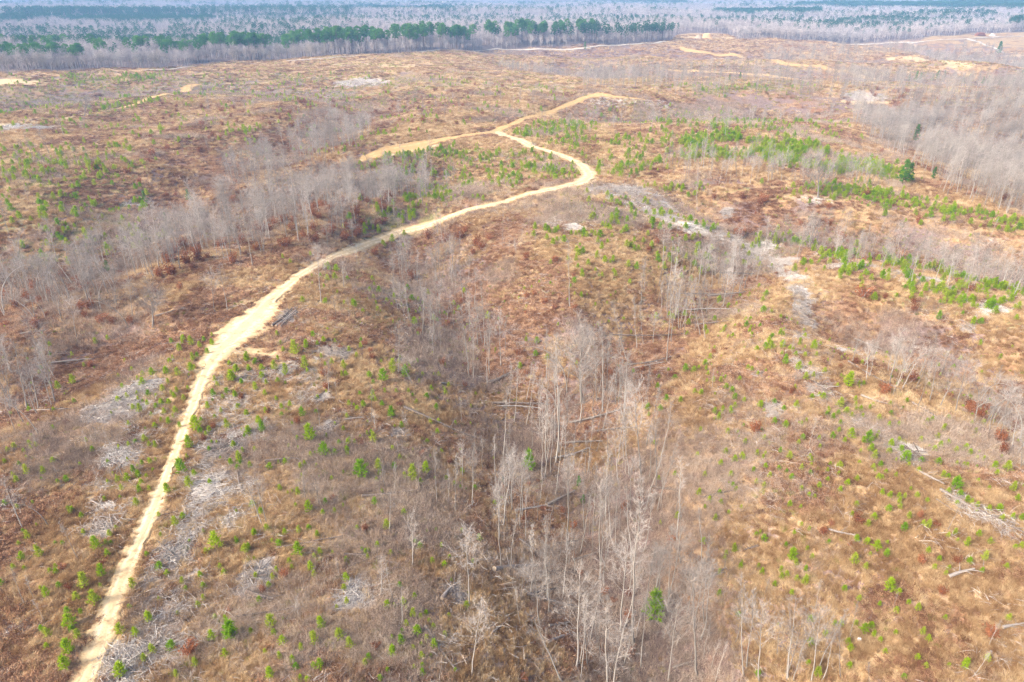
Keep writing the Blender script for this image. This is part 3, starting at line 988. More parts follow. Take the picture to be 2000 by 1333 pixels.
# ------------------------------------------------------------------ bare hardwoods
TREES = [  # photo base, photo top, form
    (1125, 1306, 1133, 1112, 'mid'), (1237, 1261, 1262, 930, 'pole'), (1362, 1322, 1359, 1107, 'mid'), (1372, 1104, 1365, 985, 'pole'), (1107, 1078, 1111, 880, 'pole'), (1142, 1041, 1142, 920, 'pole'),
    (1211, 1234, 1225, 1050, 'mid'), (1171, 1130, 1174, 940, 'pole'), (1036, 1163, 1036, 1020, 'pole'), (979, 1112, 970, 950, 'pole'), (1100, 1335, 1040, 1195, 'bushy'), (1305, 1333, 1320, 1180, 'mid'), (1252, 1303, 1261, 1160, 'pole'),
    (778, 728, 782, 630, 'mid'), (916, 736, 904, 600, 'mid'), (924, 748, 925, 650, 'pole'), (956, 732, 954, 612, 'pole'), (852, 556, 850, 470, 'mid'), (860, 560, 820, 484, 'pole'), (896, 505, 896, 452, 'pole'),
    (1136, 790, 1136, 640, 'spread'), (1178, 808, 1182, 645, 'mid'), (1085, 905, 1084, 645, 'pole'), (1224, 704, 1196, 584, 'pole'), (1244, 684, 1238, 578, 'pole'), (1302, 708, 1308, 548, 'pole'), (1368, 656, 1348, 536, 'pole'), (1378, 664, 1364, 560, 'pole'),
    (1444, 576, 1442, 496, 'pole'), (1398, 620, 1388, 560, 'mid'), (1320, 624, 1320, 536, 'pole'), (1332, 640, 1320, 560, 'pole'), (1059, 940, 1060, 790, 'pole'), (1084, 860, 1078, 700, 'pole'), (1101, 912, 1107, 780, 'pole'), (1282, 952, 1285, 800, 'pole'),
    (1253, 928, 1239, 745, 'mid'), (1207, 886, 1205, 815, 'pole'), (1223, 928, 1224, 840, 'pole'), (1110, 1005, 1110, 895, 'mid'), (1182, 1005, 1186, 880, 'bushy'), (1202, 792, 1201, 690, 'pole'), (951, 755, 954, 645, 'pole'), (1039, 876, 1040, 790, 'pole'), (1075, 930, 1078, 800, 'pole'), (1068, 905, 1070, 770, 'bushy'), (1092, 885, 1094, 740, 'bushy'),
    (1453, 1321, 1454, 1120, 'pole'), (1458, 1307, 1470, 1150, 'pole'), (1483, 1332, 1488, 1175, 'mid'), (1538, 1329, 1560, 1165, 'bushy'), (1585, 1333, 1604, 1190, 'mid'), (1642, 1324, 1637, 1222, 'pole'), (1700, 1345, 1700, 1300, 'pole'),
    (1746, 727, 1747, 694, 'snag'), (1761, 763, 1805, 677, 'bushy'), (1816, 785, 1835, 683, 'mid'), (1835, 796, 1879, 705, 'bushy'), (1865, 807, 1895, 688, 'mid'), (1950, 862, 1972, 775, 'bushy'), (1994, 917, 2000, 838, 'mid'), (1788, 760, 1800, 700, 'mid'), (1900, 830, 1925, 740, 'bushy'), (1930, 850, 1950, 770, 'bushy'), (1975, 880, 1990, 790, 'bushy'),
    (917, 1181, 912, 1040, 'mid'), (900, 1200, 898, 1120, 'pole'), (921, 1319, 935, 1180, 'mid'), (743, 1163, 744, 1085, 'bushy'), (805, 1105, 805, 1000, 'bushy'), (768, 1173, 754, 1100, 'pole'), (512, 1025, 478, 925, 'bushy'), (520, 1022, 500, 930, 'mid'),
    (806, 755, 823, 686, 'mid'), (853, 981, 852, 876, 'pole'), (818, 962, 816, 900, 'pole'), (923, 991, 925, 880, 'mid'), (890, 1000, 894, 895, 'pole'), (760, 1040, 765, 960, 'mid'), (1000, 1000, 1003, 880, 'bushy'), (1020, 1015, 1020, 890, 'mid'), (985, 1015, 986, 900, 'bushy'),
    (627, 592, 616, 480, 'mid'), (420, 612, 410, 522, 'mid'), (444, 605, 430, 520, 'mid'), (299, 640, 290, 550, 'spread'), (493, 521, 476, 425, 'mid'), (150, 661, 133, 570, 'mid'), (122, 627, 101, 560, 'mid'), (228, 616, 203, 567, 'mid'), (259, 616, 248, 545, 'mid'), (642, 490, 640, 432, 'mid'),
    (574, 374, 525, 318, 'arch'), (70, 630, 20, 595, 'arch'), (1107, 768, 1016, 705, 'arch'), (76, 852, 0, 814, 'arch'), (95, 1028, 60, 975, 'arch'), (1255, 800, 1210, 750, 'arch'), (1090, 820, 1020, 760, 'arch'), (250, 640, 190, 615, 'arch'),
    (31, 847, 5, 770, 'mid'), (52, 797, 24, 665, 'bushy'), (108, 786, 80, 660, 'bushy'), (75, 800, 50, 690, 'bushy'), (20, 790, 6, 690, 'mid'),
    (1597, 388, 1601, 316, 'spread'), (1576, 465, 1580, 412, 'mid'), (1590, 464, 1594, 408, 'bushy'), (1632, 455, 1636, 400, 'pole'), (1753, 486, 1755, 430, 'mid'), (1793, 507, 1786, 452, 'mid'), (1909, 539, 1911, 460, 'mid'), (1947, 532, 1954, 480, 'mid'), (1933, 465, 1932, 424, 'pole'), (1361, 412, 1360, 340, 'pole'), (1113, 600, 1110, 470, 'pole'), (690, 470, 688, 430, 'mid'),
    (165, 228, 168, 185, 'spread'), (175, 226, 180, 190, 'bushy'),
]
TZ = [  # zones of bare trees: photo polygon of the bases, count, height range, forms
    ([(250, 560), (420, 520), (560, 490), (640, 470), (720, 440), (830, 400), (840, 368), (760, 352), (640, 350), (520, 380), (430, 430), (300, 460), (240, 510)], 300, 7.0, 12.0, 'mmb'),
    ([(0, 660), (120, 640), (250, 590), (250, 500), (150, 490), (0, 530)], 75, 7, 12, 'mbpa'),
    ([(420, 390), (560, 352), (700, 302), (730, 255), (640, 238), (560, 280), (440, 335)], 190, 6, 11, 'mbm'),
    ([(760, 500), (860, 450), (900, 520), (985, 640), (990, 725), (900, 745), (820, 705), (760, 620)], 70, 5.5, 10, 'ppmb'),
    ([(1290, 520), (1480, 480), (1490, 540), (1400, 620), (1300, 700), (1240, 720), (1200, 660)], 62, 6, 11, 'ppbm'),
    ([(1000, 780), (1120, 700), (1260, 780), (1290, 900), (1330, 1050), (1390, 1150), (1420, 1333), (1040, 1333), (980, 1100), (940, 1000), (970, 880)], 135, 5.5, 12.5, 'ppppppm'),
    ([(1400, 1230), (1560, 1250), (1640, 1333), (1380, 1333)], 9, 4, 8, 'pb'),
    ([(1650, 710), (1800, 690), (2000, 820), (2000, 930), (1850, 840), (1720, 790)], 36, 5, 9, 'mbpa'),
    ([(1480, 475), (1600, 450), (1760, 480), (2000, 540), (2000, 630), (1800, 580), (1600, 525)], 110, 4.5, 9, 'mpb'),
    ([(1650, 232), (1800, 205), (2000, 195), (2100, 200), (2100, 450), (2000, 432), (1850, 385), (1750, 305)], 1500, 7, 12, 'mmp'),
    ([(1290, 320), (1400, 305), (1560, 325), (1740, 365), (1700, 380), (1500, 365), (1300, 352)], 110, 5, 9, 'mbp'),
    ([(1130, 180), (1300, 188), (1500, 190), (1750, 205), (2000, 205), (2100, 200), (2100, 165), (1600, 162), (1300, 152), (1150, 146)], 1000, 7, 11, 'mbp'),
    ([(960, 132), (1200, 127), (1500, 132), (1600, 150), (1300, 142), (1000, 142)], 480, 5, 8.5, 'mbp'),
    ([(1480, 118), (1750, 112), (1900, 140), (2000, 165), (2100, 170), (2100, 115), (1880, 92), (1700, 98), (1500, 108)], 900, 7, 12, 'mb'),
    ([(1560, 160), (1750, 150), (1850, 165), (1700, 178)], 120, 8, 13, 'mb'),
    ([(0, 700), (100, 680), (120, 780), (60, 830), (0, 830)], 14, 6, 9, 'mb'),
    ([(0, 145), (350, 134), (345, 130), (0, 140)], 45, 9.5, 13, 'ms'), ([(360, 126), (640, 112), (640, 108), (360, 122)], 30, 9, 12.5, 'ms'), ([(1440, 79), (1650, 86), (1650, 84), (1440, 76)], 40, 9, 13, 'ms'),
    ([(1000, 260), (1300, 290), (1500, 260), (1640, 250), (1640, 210), (1300, 215), (1150, 215)], 150, 4, 9, 'mpb'),
    ([(0, 160), (600, 150), (1100, 185), (960, 240), (700, 300), (300, 300), (0, 480)], 170, 4, 8, 'mbp'),
    ([(640, 340), (780, 310), (900, 300), (880, 380), (840, 400), (700, 430)], 90, 5, 9, 'pb'),
    ([(1000, 400), (1150, 385), (1160, 440), (1060, 500), (960, 500)], 22, 3, 6, 'bp'),
    ([(500, 800), (950, 780), (960, 1000), (800, 1333), (450, 1333), (480, 1000)], 26, 2.5, 6, 'pb'),
    ([(1400, 700), (1640, 700), (1960, 1050), (1990, 1333), (1450, 1333), (1350, 1000)], 16, 2.5, 5, 'pb'),
    ([(0, 860), (300, 860), (200, 1100), (100, 1333), (0, 1333)], 14, 2.5, 6, 'bp'),
    ([(620, 560), (760, 500), (820, 560), (780, 700), (650, 640)], 14, 3, 7, 'pb'),
]
FORMS = ['pole', 'mid', 'spread', 'bushy', 'arch', 'snag']
LETTER = dict(p='pole', m='mid', s='spread', b='bushy', a='arch')
NVAR = 4
LOOK = dict(pole='slim pale', mid='grey', spread='broad-crowned pale', bushy='twiggy grey', arch='arched bent-over', snag='broken-topped')
NAMES_T = []
bt_mesh = {}
for fi, f in enumerate(FORMS):
    for k in range(NVAR):
        t_, c_ = bare_tree(100 + fi * 17 + k, f)
        bt_mesh[(f, k)] = (t_.mesh('bare_trunk', [M['bark']], True), c_.mesh('bare_crown', [M['twig']]))
rows = []
tb = np.array([q[:4] for q in TREES], float)
g = ground(tb[:, 0], tb[:, 1])
for q, p in zip(TREES, g):
    h = float(height_to(p, q[3]))
    if q[4] == 'arch':
        _, _, f = project(p[0], p[1], p[2])
        h = float(np.hypot(q[0] - q[2], q[1] - q[3]) * f / FPX * 1.35)
        lean, spin = 0.0, math.pi if q[2] < q[0] else 0.0
    else:
        _, _, f = project(p[0], p[1], p[2] + h)
        lean = math.atan2((q[2] - CU) / FPX * f - p[0], h)
        spin = RNG.uniform(0, 6.28)
    rows.append((p[0], p[1], p[2], h, FORMS.index(q[4]), RNG.integers(NVAR), lean, spin, 1))
for poly, n, h0, h1, mixf in TZ:
    w = gpoly(poly)
    s = sample_poly(w, n, RNG)
    keep = road_gap(s[:, 0], s[:, 1]) > 1.2
    s = s[keep]
    z = H(s[:, 0], s[:, 1])
    for x, y, zz in zip(s[:, 0], s[:, 1], z):
        f = LETTER[mixf[RNG.integers(len(mixf))]]
        rows.append((x, y, zz, RNG.uniform(h0, h1) * RNG.uniform(0.75, 1.1), FORMS.index(f), RNG.integers(NVAR), RNG.normal(0, 0.07), RNG.uniform(0, 6.28), 0))
BT = np.array(rows, float)
_u, _v, _ = project(BT[:, 0], BT[:, 1], BT[:, 2])
BT = BT[~((np.abs(_u - 1786) < 16) & (_v > 272) & (_v < 315))]      # the lone pine stands in a small gap of the wood
BT[:, 2] -= 0.05
keep, rest, bu, bv = split_big(BT, 300)
labels = make_labels([(bu[i], bv[i], LOOK[FORMS[int(BT[i, 4])]], s) for i, s in zip(keep, surroundings(BT[keep, 0], BT[keep, 1]))], 'leafless tree', None)
for i, lab in zip(keep, labels):
    x, y, z, h, fi, k, lean, spin, man = BT[i]
    e = link('bare_tree', None)
    e.empty_display_size = 0.5
    e.location = (x, y, z); e.scale = (h, h, h)
    e.rotation_mode = 'ZYX'
    e.rotation_euler = (RNG.normal(0, 0.04) if not man else 0, lean, spin)
    tag(e, lab, 'tree', 'leafless trees standing on the cut-over land')
    tm, cm = bt_mesh[(FORMS[int(fi)], int(k))]
    link('trunk', tm, e); link('crown', cm, e)

def joined(mb1, mb2, name, m1, m2):
    v1, f1, _ = mb1.data(); v2, f2, _ = mb2.data()
    return mesh_np(name, np.vstack([v1, v2]), np.vstack([f1, f2 + len(v1)]), [m1, m2], np.concatenate([np.zeros(len(f1)), np.ones(len(f2))]))
lib = []
for fi, f in enumerate(FORMS):
    for k in range(NVAR):
        t_, c_ = bare_tree(100 + fi * 17 + k, f)
        lib.append(joined(t_, c_, 'bare_tree_model', M['bark'], M['twig']))
C_bare = source('bare_tree_model', lib)
b = BT[rest]
mass('bare_woodland', 'mass of grey leafless trees filling the farther hollows', C_bare, b[:, :3],
     np.column_stack([b[:, 6], RNG.normal(0, 0.05, len(b)), b[:, 7]]), np.repeat(b[:, 3:4], 3, 1) * np.array([1.25, 1.25, 1]), (b[:, 4] * NVAR + b[:, 5]).astype(int))
print('bare trees', len(keep), len(rest), round(time.time() - T0, 1))

# ------------------------------------------------------------------ forest beyond the clearing
STANDS = [  # pine stands: photo polygon, share of pines
    ([(0, 72), (60, 66), (110, 62), (230, 66), (300, 62), (420, 62), (420, 54), (260, 47), (150, 48), (60, 56), (0, 62)], 0.95),
    ([(380, 54), (690, 52), (690, 38), (520, 36), (380, 46)], 0.5), ([(170, 27), (360, 25), (360, 19), (170, 17)], 0.9), ([(700, 42), (890, 42), (880, 30), (700, 30)], 0.6),
    ([(1380, 45), (1600, 50), (1600, 41), (1400, 36)], 0.97), ([(1530, 36), (1760, 38), (2000, 48), (2100, 48), (2100, 30), (1700, 27), (1560, 27)], 0.85),
    ([(1580, 70), (1760, 68), (1950, 56), (1900, 48), (1700, 52)], 0.35), ([(1962, 72), (2060, 72), (2060, 62), (1970, 63)], 0.95),
    ([(400, 16), (700, 15), (700, 9), (500, 8)], 0.8), ([(950, 14), (1340, 22), (1340, 14), (1000, 8)], 0.7), ([(1820, 22), (2100, 24), (2100, 16), (1850, 14)], 0.8),
    ([(0, 138), (170, 132), (180, 124), (0, 128)], 0.75), ([(180, 126), (560, 112), (640, 100), (640, 85), (180, 105)], 0.36), ([(0, 122), (650, 90), (650, 70), (0, 84)], 0.17), ([(360, 124), (540, 113), (540, 106), (400, 112)], 0.6),
]
ST_W = [(np.column_stack(plane_pt(np.array(p, float)[:, 0], np.array(p, float)[:, 1], -6.0)), s) for p, s in STANDS]
def pine_share(x, y):
    s = 0.025 + 0.07 * (fbm(x, y, 420, 41, 2) > 0.30)
    for poly, q in ST_W:
        s = np.where(in_poly(x, y, poly), np.maximum(s, q), s)
    return s
near_pine = []
# the tall row of pines along the gravel road, and the first ranks of the left treeline
a_edge = _ea[_eo]
def front(u0, u1, n, d0, d1):
    q = RNG.uniform(0, 1, n)
    u = u0 + q * (u1 - u0)
    ang = np.interp(u, [p[0] for p in EDGE_PX], [math.atan2(gx_, gy_) for gx_, gy_ in EDGE_G[:, :2]])
    rr_ = np.interp(ang, a_edge, _er[_eo]) + RNG.uniform(d0, d1, n)
    return np.sin(ang) * rr_, np.cos(ang) * rr_
for u0, u1, n, d0, d1, h0, h1 in [(560, 980, 120, 3, 45, 18, 25), (990, 1312, 130, 2, 32, 19, 26), (1255, 1316, 20, 1, 14, 18, 24), (0, 165, 46, 16, 60, 15, 19), (185, 360, 26, 30, 90, 15, 19), (360, 540, 46, 10, 55, 16, 20), (1965, 2010, 12, 5, 40, 16, 22), (-60, 0, 14, 16, 60, 15, 19)]:
    x, y = front(u0, u1, n, d0, d1)
    for xx, yy in zip(x, y):
        zz = H(xx, yy)[0]
        uu, _, ff = project(xx, yy, zz)
        px = float(np.interp(uu, [0, 300, 560, 700, 1000, 1310], [41, 40, 46, 45, 39, 29]))
        near_pine.append((xx, yy, zz, px * ff / FPX * RNG.uniform(0.82, 1.1), 0))
# single pines on the cleared land: photo base, photo top
SINGLE = [(1787, 279, 1784, 243), (1762, 362, 1760, 312), (1772, 358, 1777, 318), (1822, 352, 1820, 326), (285, 399, 280, 372), (369, 395, 366, 370), (1032, 922, 1032, 881, 2), (1276, 1214, 1274, 1158, 2), (1142, 99, 1141, 82), (1331, 157, 1329, 144), (1424, 159, 1422, 146), (1445, 156, 1444, 141),
          (1774, 160, 1773, 145), (1787, 161, 1788, 139), (1796, 160, 1797, 142), (1820, 160, 1819, 145), (1829, 157, 1827, 138), (1842, 156, 1841, 138), (1880, 163, 1879, 150), (1918, 166, 1917, 150), (1928, 167, 1929, 148), (1950, 169, 1950, 152), (1965, 168, 1964, 150), (1978, 168, 1978, 151), (1990, 166, 1989, 149), (1996, 150, 1996, 136), (1949, 108, 1951, 81), (1893, 155, 1893, 145), (1130, 952, 1128, 930), (1138, 985, 1137, 966), (982, 945, 980, 931), (213, 532, 212, 508), (325, 436, 323, 415)]
sg = ground([q[0] for q in SINGLE], [q[1] for q in SINGLE])
for q, p in zip(SINGLE, sg):
    near_pine.append((p[0], p[1], p[2], float(height_to(p, q[3])), q[4] if len(q) > 4 else 1))
# pines among the first ranks of the woods behind
x, y = wedge(480, 1500, 44000, RNG)
er = edge_r(x, y); r_ = np.hypot(x, y)
ok = (r_ > er + 2)
x, y = x[ok], y[ok]
isp = RNG.uniform(0, 1, len(x)) < pine_share(x, y)
z = H(x, y)
wood_x = [(x[~isp], y[~isp], z[~isp], RNG.uniform(9.5, 13.5, (~isp).sum()))]
pn = np.column_stack([x[isp], y[isp], z[isp], RNG.uniform(12, 16.5, isp.sum()), np.zeros(isp.sum())])
NP = np.vstack([np.array(near_pine), pn])
boost = NP.copy(); boost[:, 3] *= np.where(NP[:, 4] > 0, 6.0, 1.0)
keep, rest, pu, pv = split_big(boost, 300)
PQ = np.quantile(NP[keep, 3], [0.25, 0.5, 0.75])
tp = [tall_pine(500 + k) for k in range(6)]
tp_mesh = [(a.mesh('pine_trunk', [M['pine_bark']], True), c.mesh('pine_crown', [M['pine']])) for a, c in tp]
yp = []
yb = []
for k in range(2):
    v_, f_, m_ = sapling(590 + k, 1100, 0.24, 0.12, 0.03).data()
    yb.append((mesh_np('pine_trunk', v_, f_[m_ == 1], [M['pine_bark']]), mesh_np('pine_crown', v_, f_[m_ == 0], [M['sap_deep']])))
for k in range(4):
    a_, c_ = tall_pine(560 + k, young=True)
    yp.append((a_.mesh('pine_trunk', [M['pine_bark']], True), c_.mesh('pine_crown', [M['pine_young']])))
items = []
for i in keep:
    r_, c_ = cell(pu[i], pv[i])
    single = NP[i, 4] > 0
    ctx = 'standing alone' if single else 'in the long pine row' if 560 < pu[i] < 1318 else 'in the dark far treeline'
    look = ('bushy young' if single else ('shorter', 'medium-height', 'tall', 'very tall')[int(np.searchsorted(PQ, NP[i, 3]))])
    items.append((pu[i], pv[i], look, ctx))
def pine_labels(items):
    groups = {}
    for i, (u, v, look, ctx) in enumerate(items):
        sect = int(max(0, min(19, u // 100)))
        groups.setdefault((look, ctx, sect), []).append(i)
    tens = ['far left edge', 'far left', 'outer left', 'left', 'inner left', 'left third', 'mid left', 'left of centre', 'just left of centre', 'centre', 'dead centre', 'just right of centre', 'right of centre', 'mid right', 'right third', 'inner right', 'right', 'outer right', 'far right', 'far right edge']
    out = [None] * len(items)
    for (look, ctx, sect), ids in groups.items():
        ids.sort(key=lambda i: items[i][0])
        for k, i in enumerate(ids):
            row = ' ' + cell(items[i][0], items[i][1])[0] + ' area,' if 'alone' in ctx else ''
            out[i] = f'{look} green pine {ctx},{row} {tens[sect]}' + (f', {ordinal(k + 1)} from left' if len(ids) > 1 else '')
    return out
for i, lab in zip(keep, pine_labels(items)):
    x, y, z, h, s = NP[i]
    e = link('pine_tree', None)
    e.location = (x, y, z - 0.05); e.rotation_euler = (0, 0, RNG.uniform(0, 6.28))
    w = h * RNG.uniform(0.95, 1.2)
    e.scale = (w, w, h)
    tag(e, lab, 'tree', 'evergreen pines')
    tm, cm = yb[RNG.integers(2)] if s > 1 else yp[RNG.integers(4)] if s > 0 else tp_mesh[RNG.integers(6)]
    link('trunk', tm, e); link('crown', cm, e)
C_pine = source('far_pine_model', [joined(*tall_pine(600 + k, True), 'far_pine_model', M['pine_bark'], M['pine_far']) for k in range(5)])
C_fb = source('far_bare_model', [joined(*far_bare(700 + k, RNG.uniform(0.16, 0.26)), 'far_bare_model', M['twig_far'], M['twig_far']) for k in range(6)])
far_p = [NP[rest][:, :4]]
for r0, r1, n, hk in [(1500, 3000, 60000, 1.25), (3000, 8500, 60000, 2.3)]:
    x, y = wedge(r0, r1, n, RNG)
    z = H(x, y)
    isp = RNG.uniform(0, 1, len(x)) < pine_share(x, y)
    wood_x.append((x[~isp], y[~isp], z[~isp], RNG.uniform(14, 19, (~isp).sum()) * (1 + (hk - 1) * 0.45)))
    far_p.append(np.column_stack([x[isp], y[isp], z[isp], RNG.uniform(17, 22, isp.sum()) * (1 + (hk - 1) * 0.45)]))
# understorey hardwoods in and before the first ranks
x, y = front(-60, 1316, 560, -4, 50); wood_x.append((x, y, H(x, y), RNG.uniform(6.5, 11.5, len(x))))
x, y = front(1430, 2080, 700, -6, 60); wood_x.append((x, y, H(x, y), RNG.uniform(9, 14, len(x))))
W = np.column_stack([np.concatenate([q[k] for q in wood_x]) for k in range(4)])
wd = np.hypot(W[:, 0], W[:, 1])
fat = 1 + 1.3 * sstep(1400, 5000, wd)
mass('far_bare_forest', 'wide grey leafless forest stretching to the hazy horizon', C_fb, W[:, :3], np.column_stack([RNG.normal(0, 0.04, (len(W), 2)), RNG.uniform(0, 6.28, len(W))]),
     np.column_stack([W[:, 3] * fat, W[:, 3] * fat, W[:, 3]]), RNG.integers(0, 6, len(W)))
Pn = np.vstack(far_p)
wd = np.hypot(Pn[:, 0], Pn[:, 1])
fat = 1 + 1.6 * sstep(1300, 5000, wd)
mass('far_pine_forest', 'dark blue-green pine stands scattered through the distant woods', C_pine, Pn[:, :3], np.column_stack([np.zeros((len(Pn), 2)), RNG.uniform(0, 6.28, len(Pn))]),
     np.column_stack([Pn[:, 3] * fat, Pn[:, 3] * fat, Pn[:, 3]]), RNG.integers(0, 5, len(Pn)))
print('forest', len(W), len(Pn), round(time.time() - T0, 1))

# ------------------------------------------------------------------ pine seedlings
# photo crops: origin x, origin y, magnification, then (x, y, height) in the crop
SAPS = [
 (0, 650, 3.808, '1280,65,60 1365,45,50 1340,120,60 1360,75 1430,75,60 1440,190,60 1430,265,70 1470,170 1545,140,45 1580,80 1580,15 1520,55 1490,100 1290,190 1265,215 1140,295,60 1240,290,55 1330,300,70 1255,365,55 1215,420,50 1065,370,70 1110,460 1025,450 950,475,50 1030,490 885,505 995,560 1045,575,60 1100,525 1130,605 1205,520,55 1165,550 1260,520 1225,590 1320,435 1300,475 1370,490 1400,410 1155,690,50 1205,655 1260,660,60 1310,580,60 1290,620 1340,690 1600,350 1620,390 1595,450,70 1550,540,70 1660,480 1690,440 1725,330,80 1760,270,60 1710,230 1835,195,60 1855,270 1800,370 1895,400 1890,225 1750,465 1835,600 1600,625 1460,690,90 1500,650 1490,735 1560,730 1700,690,70 1850,730,60 1410,830,90 1395,925 1355,1015,90 1450,1055 1415,1125,70 1250,1170,60 1780,930,70 1770,1010 1860,990 1740,840 1720,970 1560,870 1080,790,60 1115,830 1160,840,50 1010,810 645,800,40 890,855 1060,970 1125,965 1000,1020,70 1040,1060,60 1095,1070 880,1095,60 945,1090,55 910,1160 1045,1165,70 1020,1270,55 440,400,60 545,360,60 540,160 715,70 805,40 225,825 275,835 115,855 185,880 65,875 40,955 205,1030,70 325,1035,50 130,1100 500,1095 435,1105 400,955 540,1315'),
 (0, 980, 3.776, '530,70,50 605,105 210,250,70 310,375,90 160,415,60 110,490 185,490 465,305 375,515 20,605 350,680,70 570,700,70 630,595,100 815,235,60 860,190 725,310,100 825,305 800,380,60 760,525,80 745,620 695,720,110 525,885,90 600,815 540,940 580,990,60 365,965,80 520,1080,110 490,1210,80 1295,160,60 1190,245 1180,475,70 990,605,90 960,775 1110,860,70 895,940,90 1005,970,70 1135,1090,80 1270,1070,80 1065,1165,50 895,1245,110 1600,310,100 1755,300 1800,355 1835,340 1880,235 1345,590,50 1375,645 1480,550 1510,710,60 1505,625 1465,765 1570,1000,70 1700,970,100 1665,865 1855,955 1665,1125,60 1445,1190,80 1310,1270,80 1590,850 1085,385 1175,95'),
 (450, 650, 3.808, '130,190,70 190,215 45,270,60 140,270 15,330,80 235,265 330,255,70 415,280,80 235,325 270,375 355,360 190,405,70 85,370 260,455 40,465 445,535 125,600 265,580,60 540,600,70 385,610 640,590 215,660,60 240,710,90 135,735,70 595,745,160 500,785 30,840 65,935,80 185,870 150,990 295,1005 700,870,120 780,890,60 870,870,60 925,810 810,820 845,710 1060,780,100 885,530 965,450 945,565 990,540 1060,465,60 1080,500 1140,325,100 1210,265,110 1300,310,80 1035,320 845,240,60 755,220 940,175 885,130 695,55 650,85 615,20 560,90,80 490,120,120 395,130 375,75 350,15 560,240,90 575,285 970,100 780,65 1200,600,80 1275,690 1130,535 1150,435 1235,435 1325,435 1460,475 1385,510 1430,315 1405,365 1495,420 1530,560 1490,665 1540,740 1600,450 1625,395 1550,310 1260,925 1220,1000 980,1010,170 1105,1000,70 755,1080 525,1000 1295,1060 1360,1060,120 1455,1010,100 1605,1080 1415,1110 505,1185,70 370,1160 1130,1180 1070,1260,70 710,1265 840,1285 580,1300,90 600,915 1725,1035 1710,1150'),
 (450, 980, 3.776, '685,85 505,205,80 580,195 405,230 180,235 270,200 50,295 310,290 365,305,70 115,350,70 510,365,90 665,370,70 1155,175,80 1280,90 1000,375 455,480 600,480,80 315,560 340,515 860,565,60 860,740 285,610 1160,755,80 1210,765 1285,760,60 1300,795 1345,825,80 1405,850 1300,900 1375,950,80 1465,880 1500,930 1265,1025,80 1195,1005 1450,1015 1350,1080 1505,1060,60 1420,1140,70 1195,1115,70 890,1050,80 810,990,80 685,905,80 625,1020,80 525,1075,70 390,1020,80 305,890,110 325,970 155,960 5,950,150 370,1145 260,1110 300,1265,90 490,1225 520,1295 570,1310 660,1205,80 1020,1150 1160,1245 1420,1265,60 1355,1220 1110,1310 1490,440 1615,410 1580,465 1185,380 1400,335 1365,300 1250,620'),
 (950, 650, 3.808, '250,255 365,165 450,190 375,60,60 295,50 670,225 1090,285 1480,275,60 1540,285,50 1575,270 1625,225,60 1660,185 1280,330 1400,340 1350,280 1270,405 1335,490,60 1440,505 1545,445 1595,450 1685,355 1740,355 1780,410 1825,435 1845,485 1845,540,60 1815,590 1725,630,60 1695,590 1645,310 1190,560,50 1205,610 1290,570 1790,740 1590,720 1775,890 1845,940,60 1740,975 1895,920 1400,1050 1575,1195,50 1280,1085 1245,820'),
 (950, 980, 3.776, '1405,110 1280,155 1685,125,60 1825,355,60 1870,480'),
 (1450, 650, 3.636, '440,25 405,70,70 440,105 500,100,70 335,110 375,155 440,165 520,160 475,230 390,245,60 300,195,90 445,310,70 500,300,60 580,275 100,120 160,90 285,15 745,355,90 855,360 685,500,90 570,460 380,515,60 125,515 225,490 290,540 300,660 415,645 225,635 425,745 540,750 265,840 680,695 770,725,70 635,740 720,770 880,760,80 945,750 855,770 905,825,70 930,880,60 835,840 1045,790,70 1040,845 1120,835 1150,890,80 1085,905 1175,940 925,955 975,940 1015,985 985,1030 1085,1010 800,515 835,545 900,530 965,610 1050,570 1105,650 1035,660 735,560 770,590 1045,505 1420,675,70 1340,620 1380,740 1260,765 1455,780 1400,800 1360,830 1385,920 1510,840 1580,820 1610,855 1660,890 1705,900 1590,940 1515,930 1785,950 1870,960,70 1420,1010,70 1500,1080,80 1455,1130 1540,1150 1915,1100,80 1945,1185 1660,1230 1745,1250 1815,1250 595,575 640,600 610,555 690,640 485,900 475,880 330,880 255,960 310,985 415,960 620,930 685,950 600,975 680,1000 740,1075 690,1120 600,1040 345,1030 190,1015 95,1060 150,1080 75,980 5,890 15,780 10,480 470,1150 415,1110 330,1225 410,1240 540,1090 805,1220 985,1140 1040,1160 1030,1255 1145,1165 1240,1160 1190,1110 1105,1200 1305,1190 1590,1195 100,860 160,860'),
 (1450, 980, 3.636, '95,230 150,265 470,195 455,335 415,160 345,390,80 380,440 110,460 135,505 270,485 310,520 445,480 440,570,60 380,550 225,585 490,395 790,425,60 870,465 805,260,60 880,290 950,320,70 1015,370,60 885,165 930,110 1035,55 1140,180,80 1180,110 1310,170,60 1455,240 1520,275 1585,300,60 1605,425 1710,400,60 1695,490 1390,410 1355,470 1035,610,80 1105,645 720,620 1175,715 1245,755,60 1085,775 855,910,70 925,940,60 975,980 800,865 1270,925,60 1315,980 1435,820 1880,830 1565,1160,70 1735,1115,60 1140,1245 1295,1165 1235,1110 475,1000,60 580,945 480,835 465,1145 530,1225,70 745,1000 1080,930 1750,285 1930,320 1970,320 1835,125 1905,115 1980,120 650,870 345,650'),
]
su, sv, sh = [], [], []
for ox, oy, k, txt in SAPS:
    for tok in txt.split():
        q = [float(t) for t in tok.split(',')]
        hh = (q[2] if len(q) > 2 else 42) / k
        su.append(ox + q[0] / k); sv.append(oy + q[1] / k + hh * 0.42); sh.append(hh)
su, sv, sh = map(np.array, (su, sv, sh))
sg = ground(su, sv)
_, _, f = project(sg[:, 0], sg[:, 1], sg[:, 2])
hm = np.array([height_to(p, v - hpx) for p, v, hpx in zip(sg, sv, sh)])
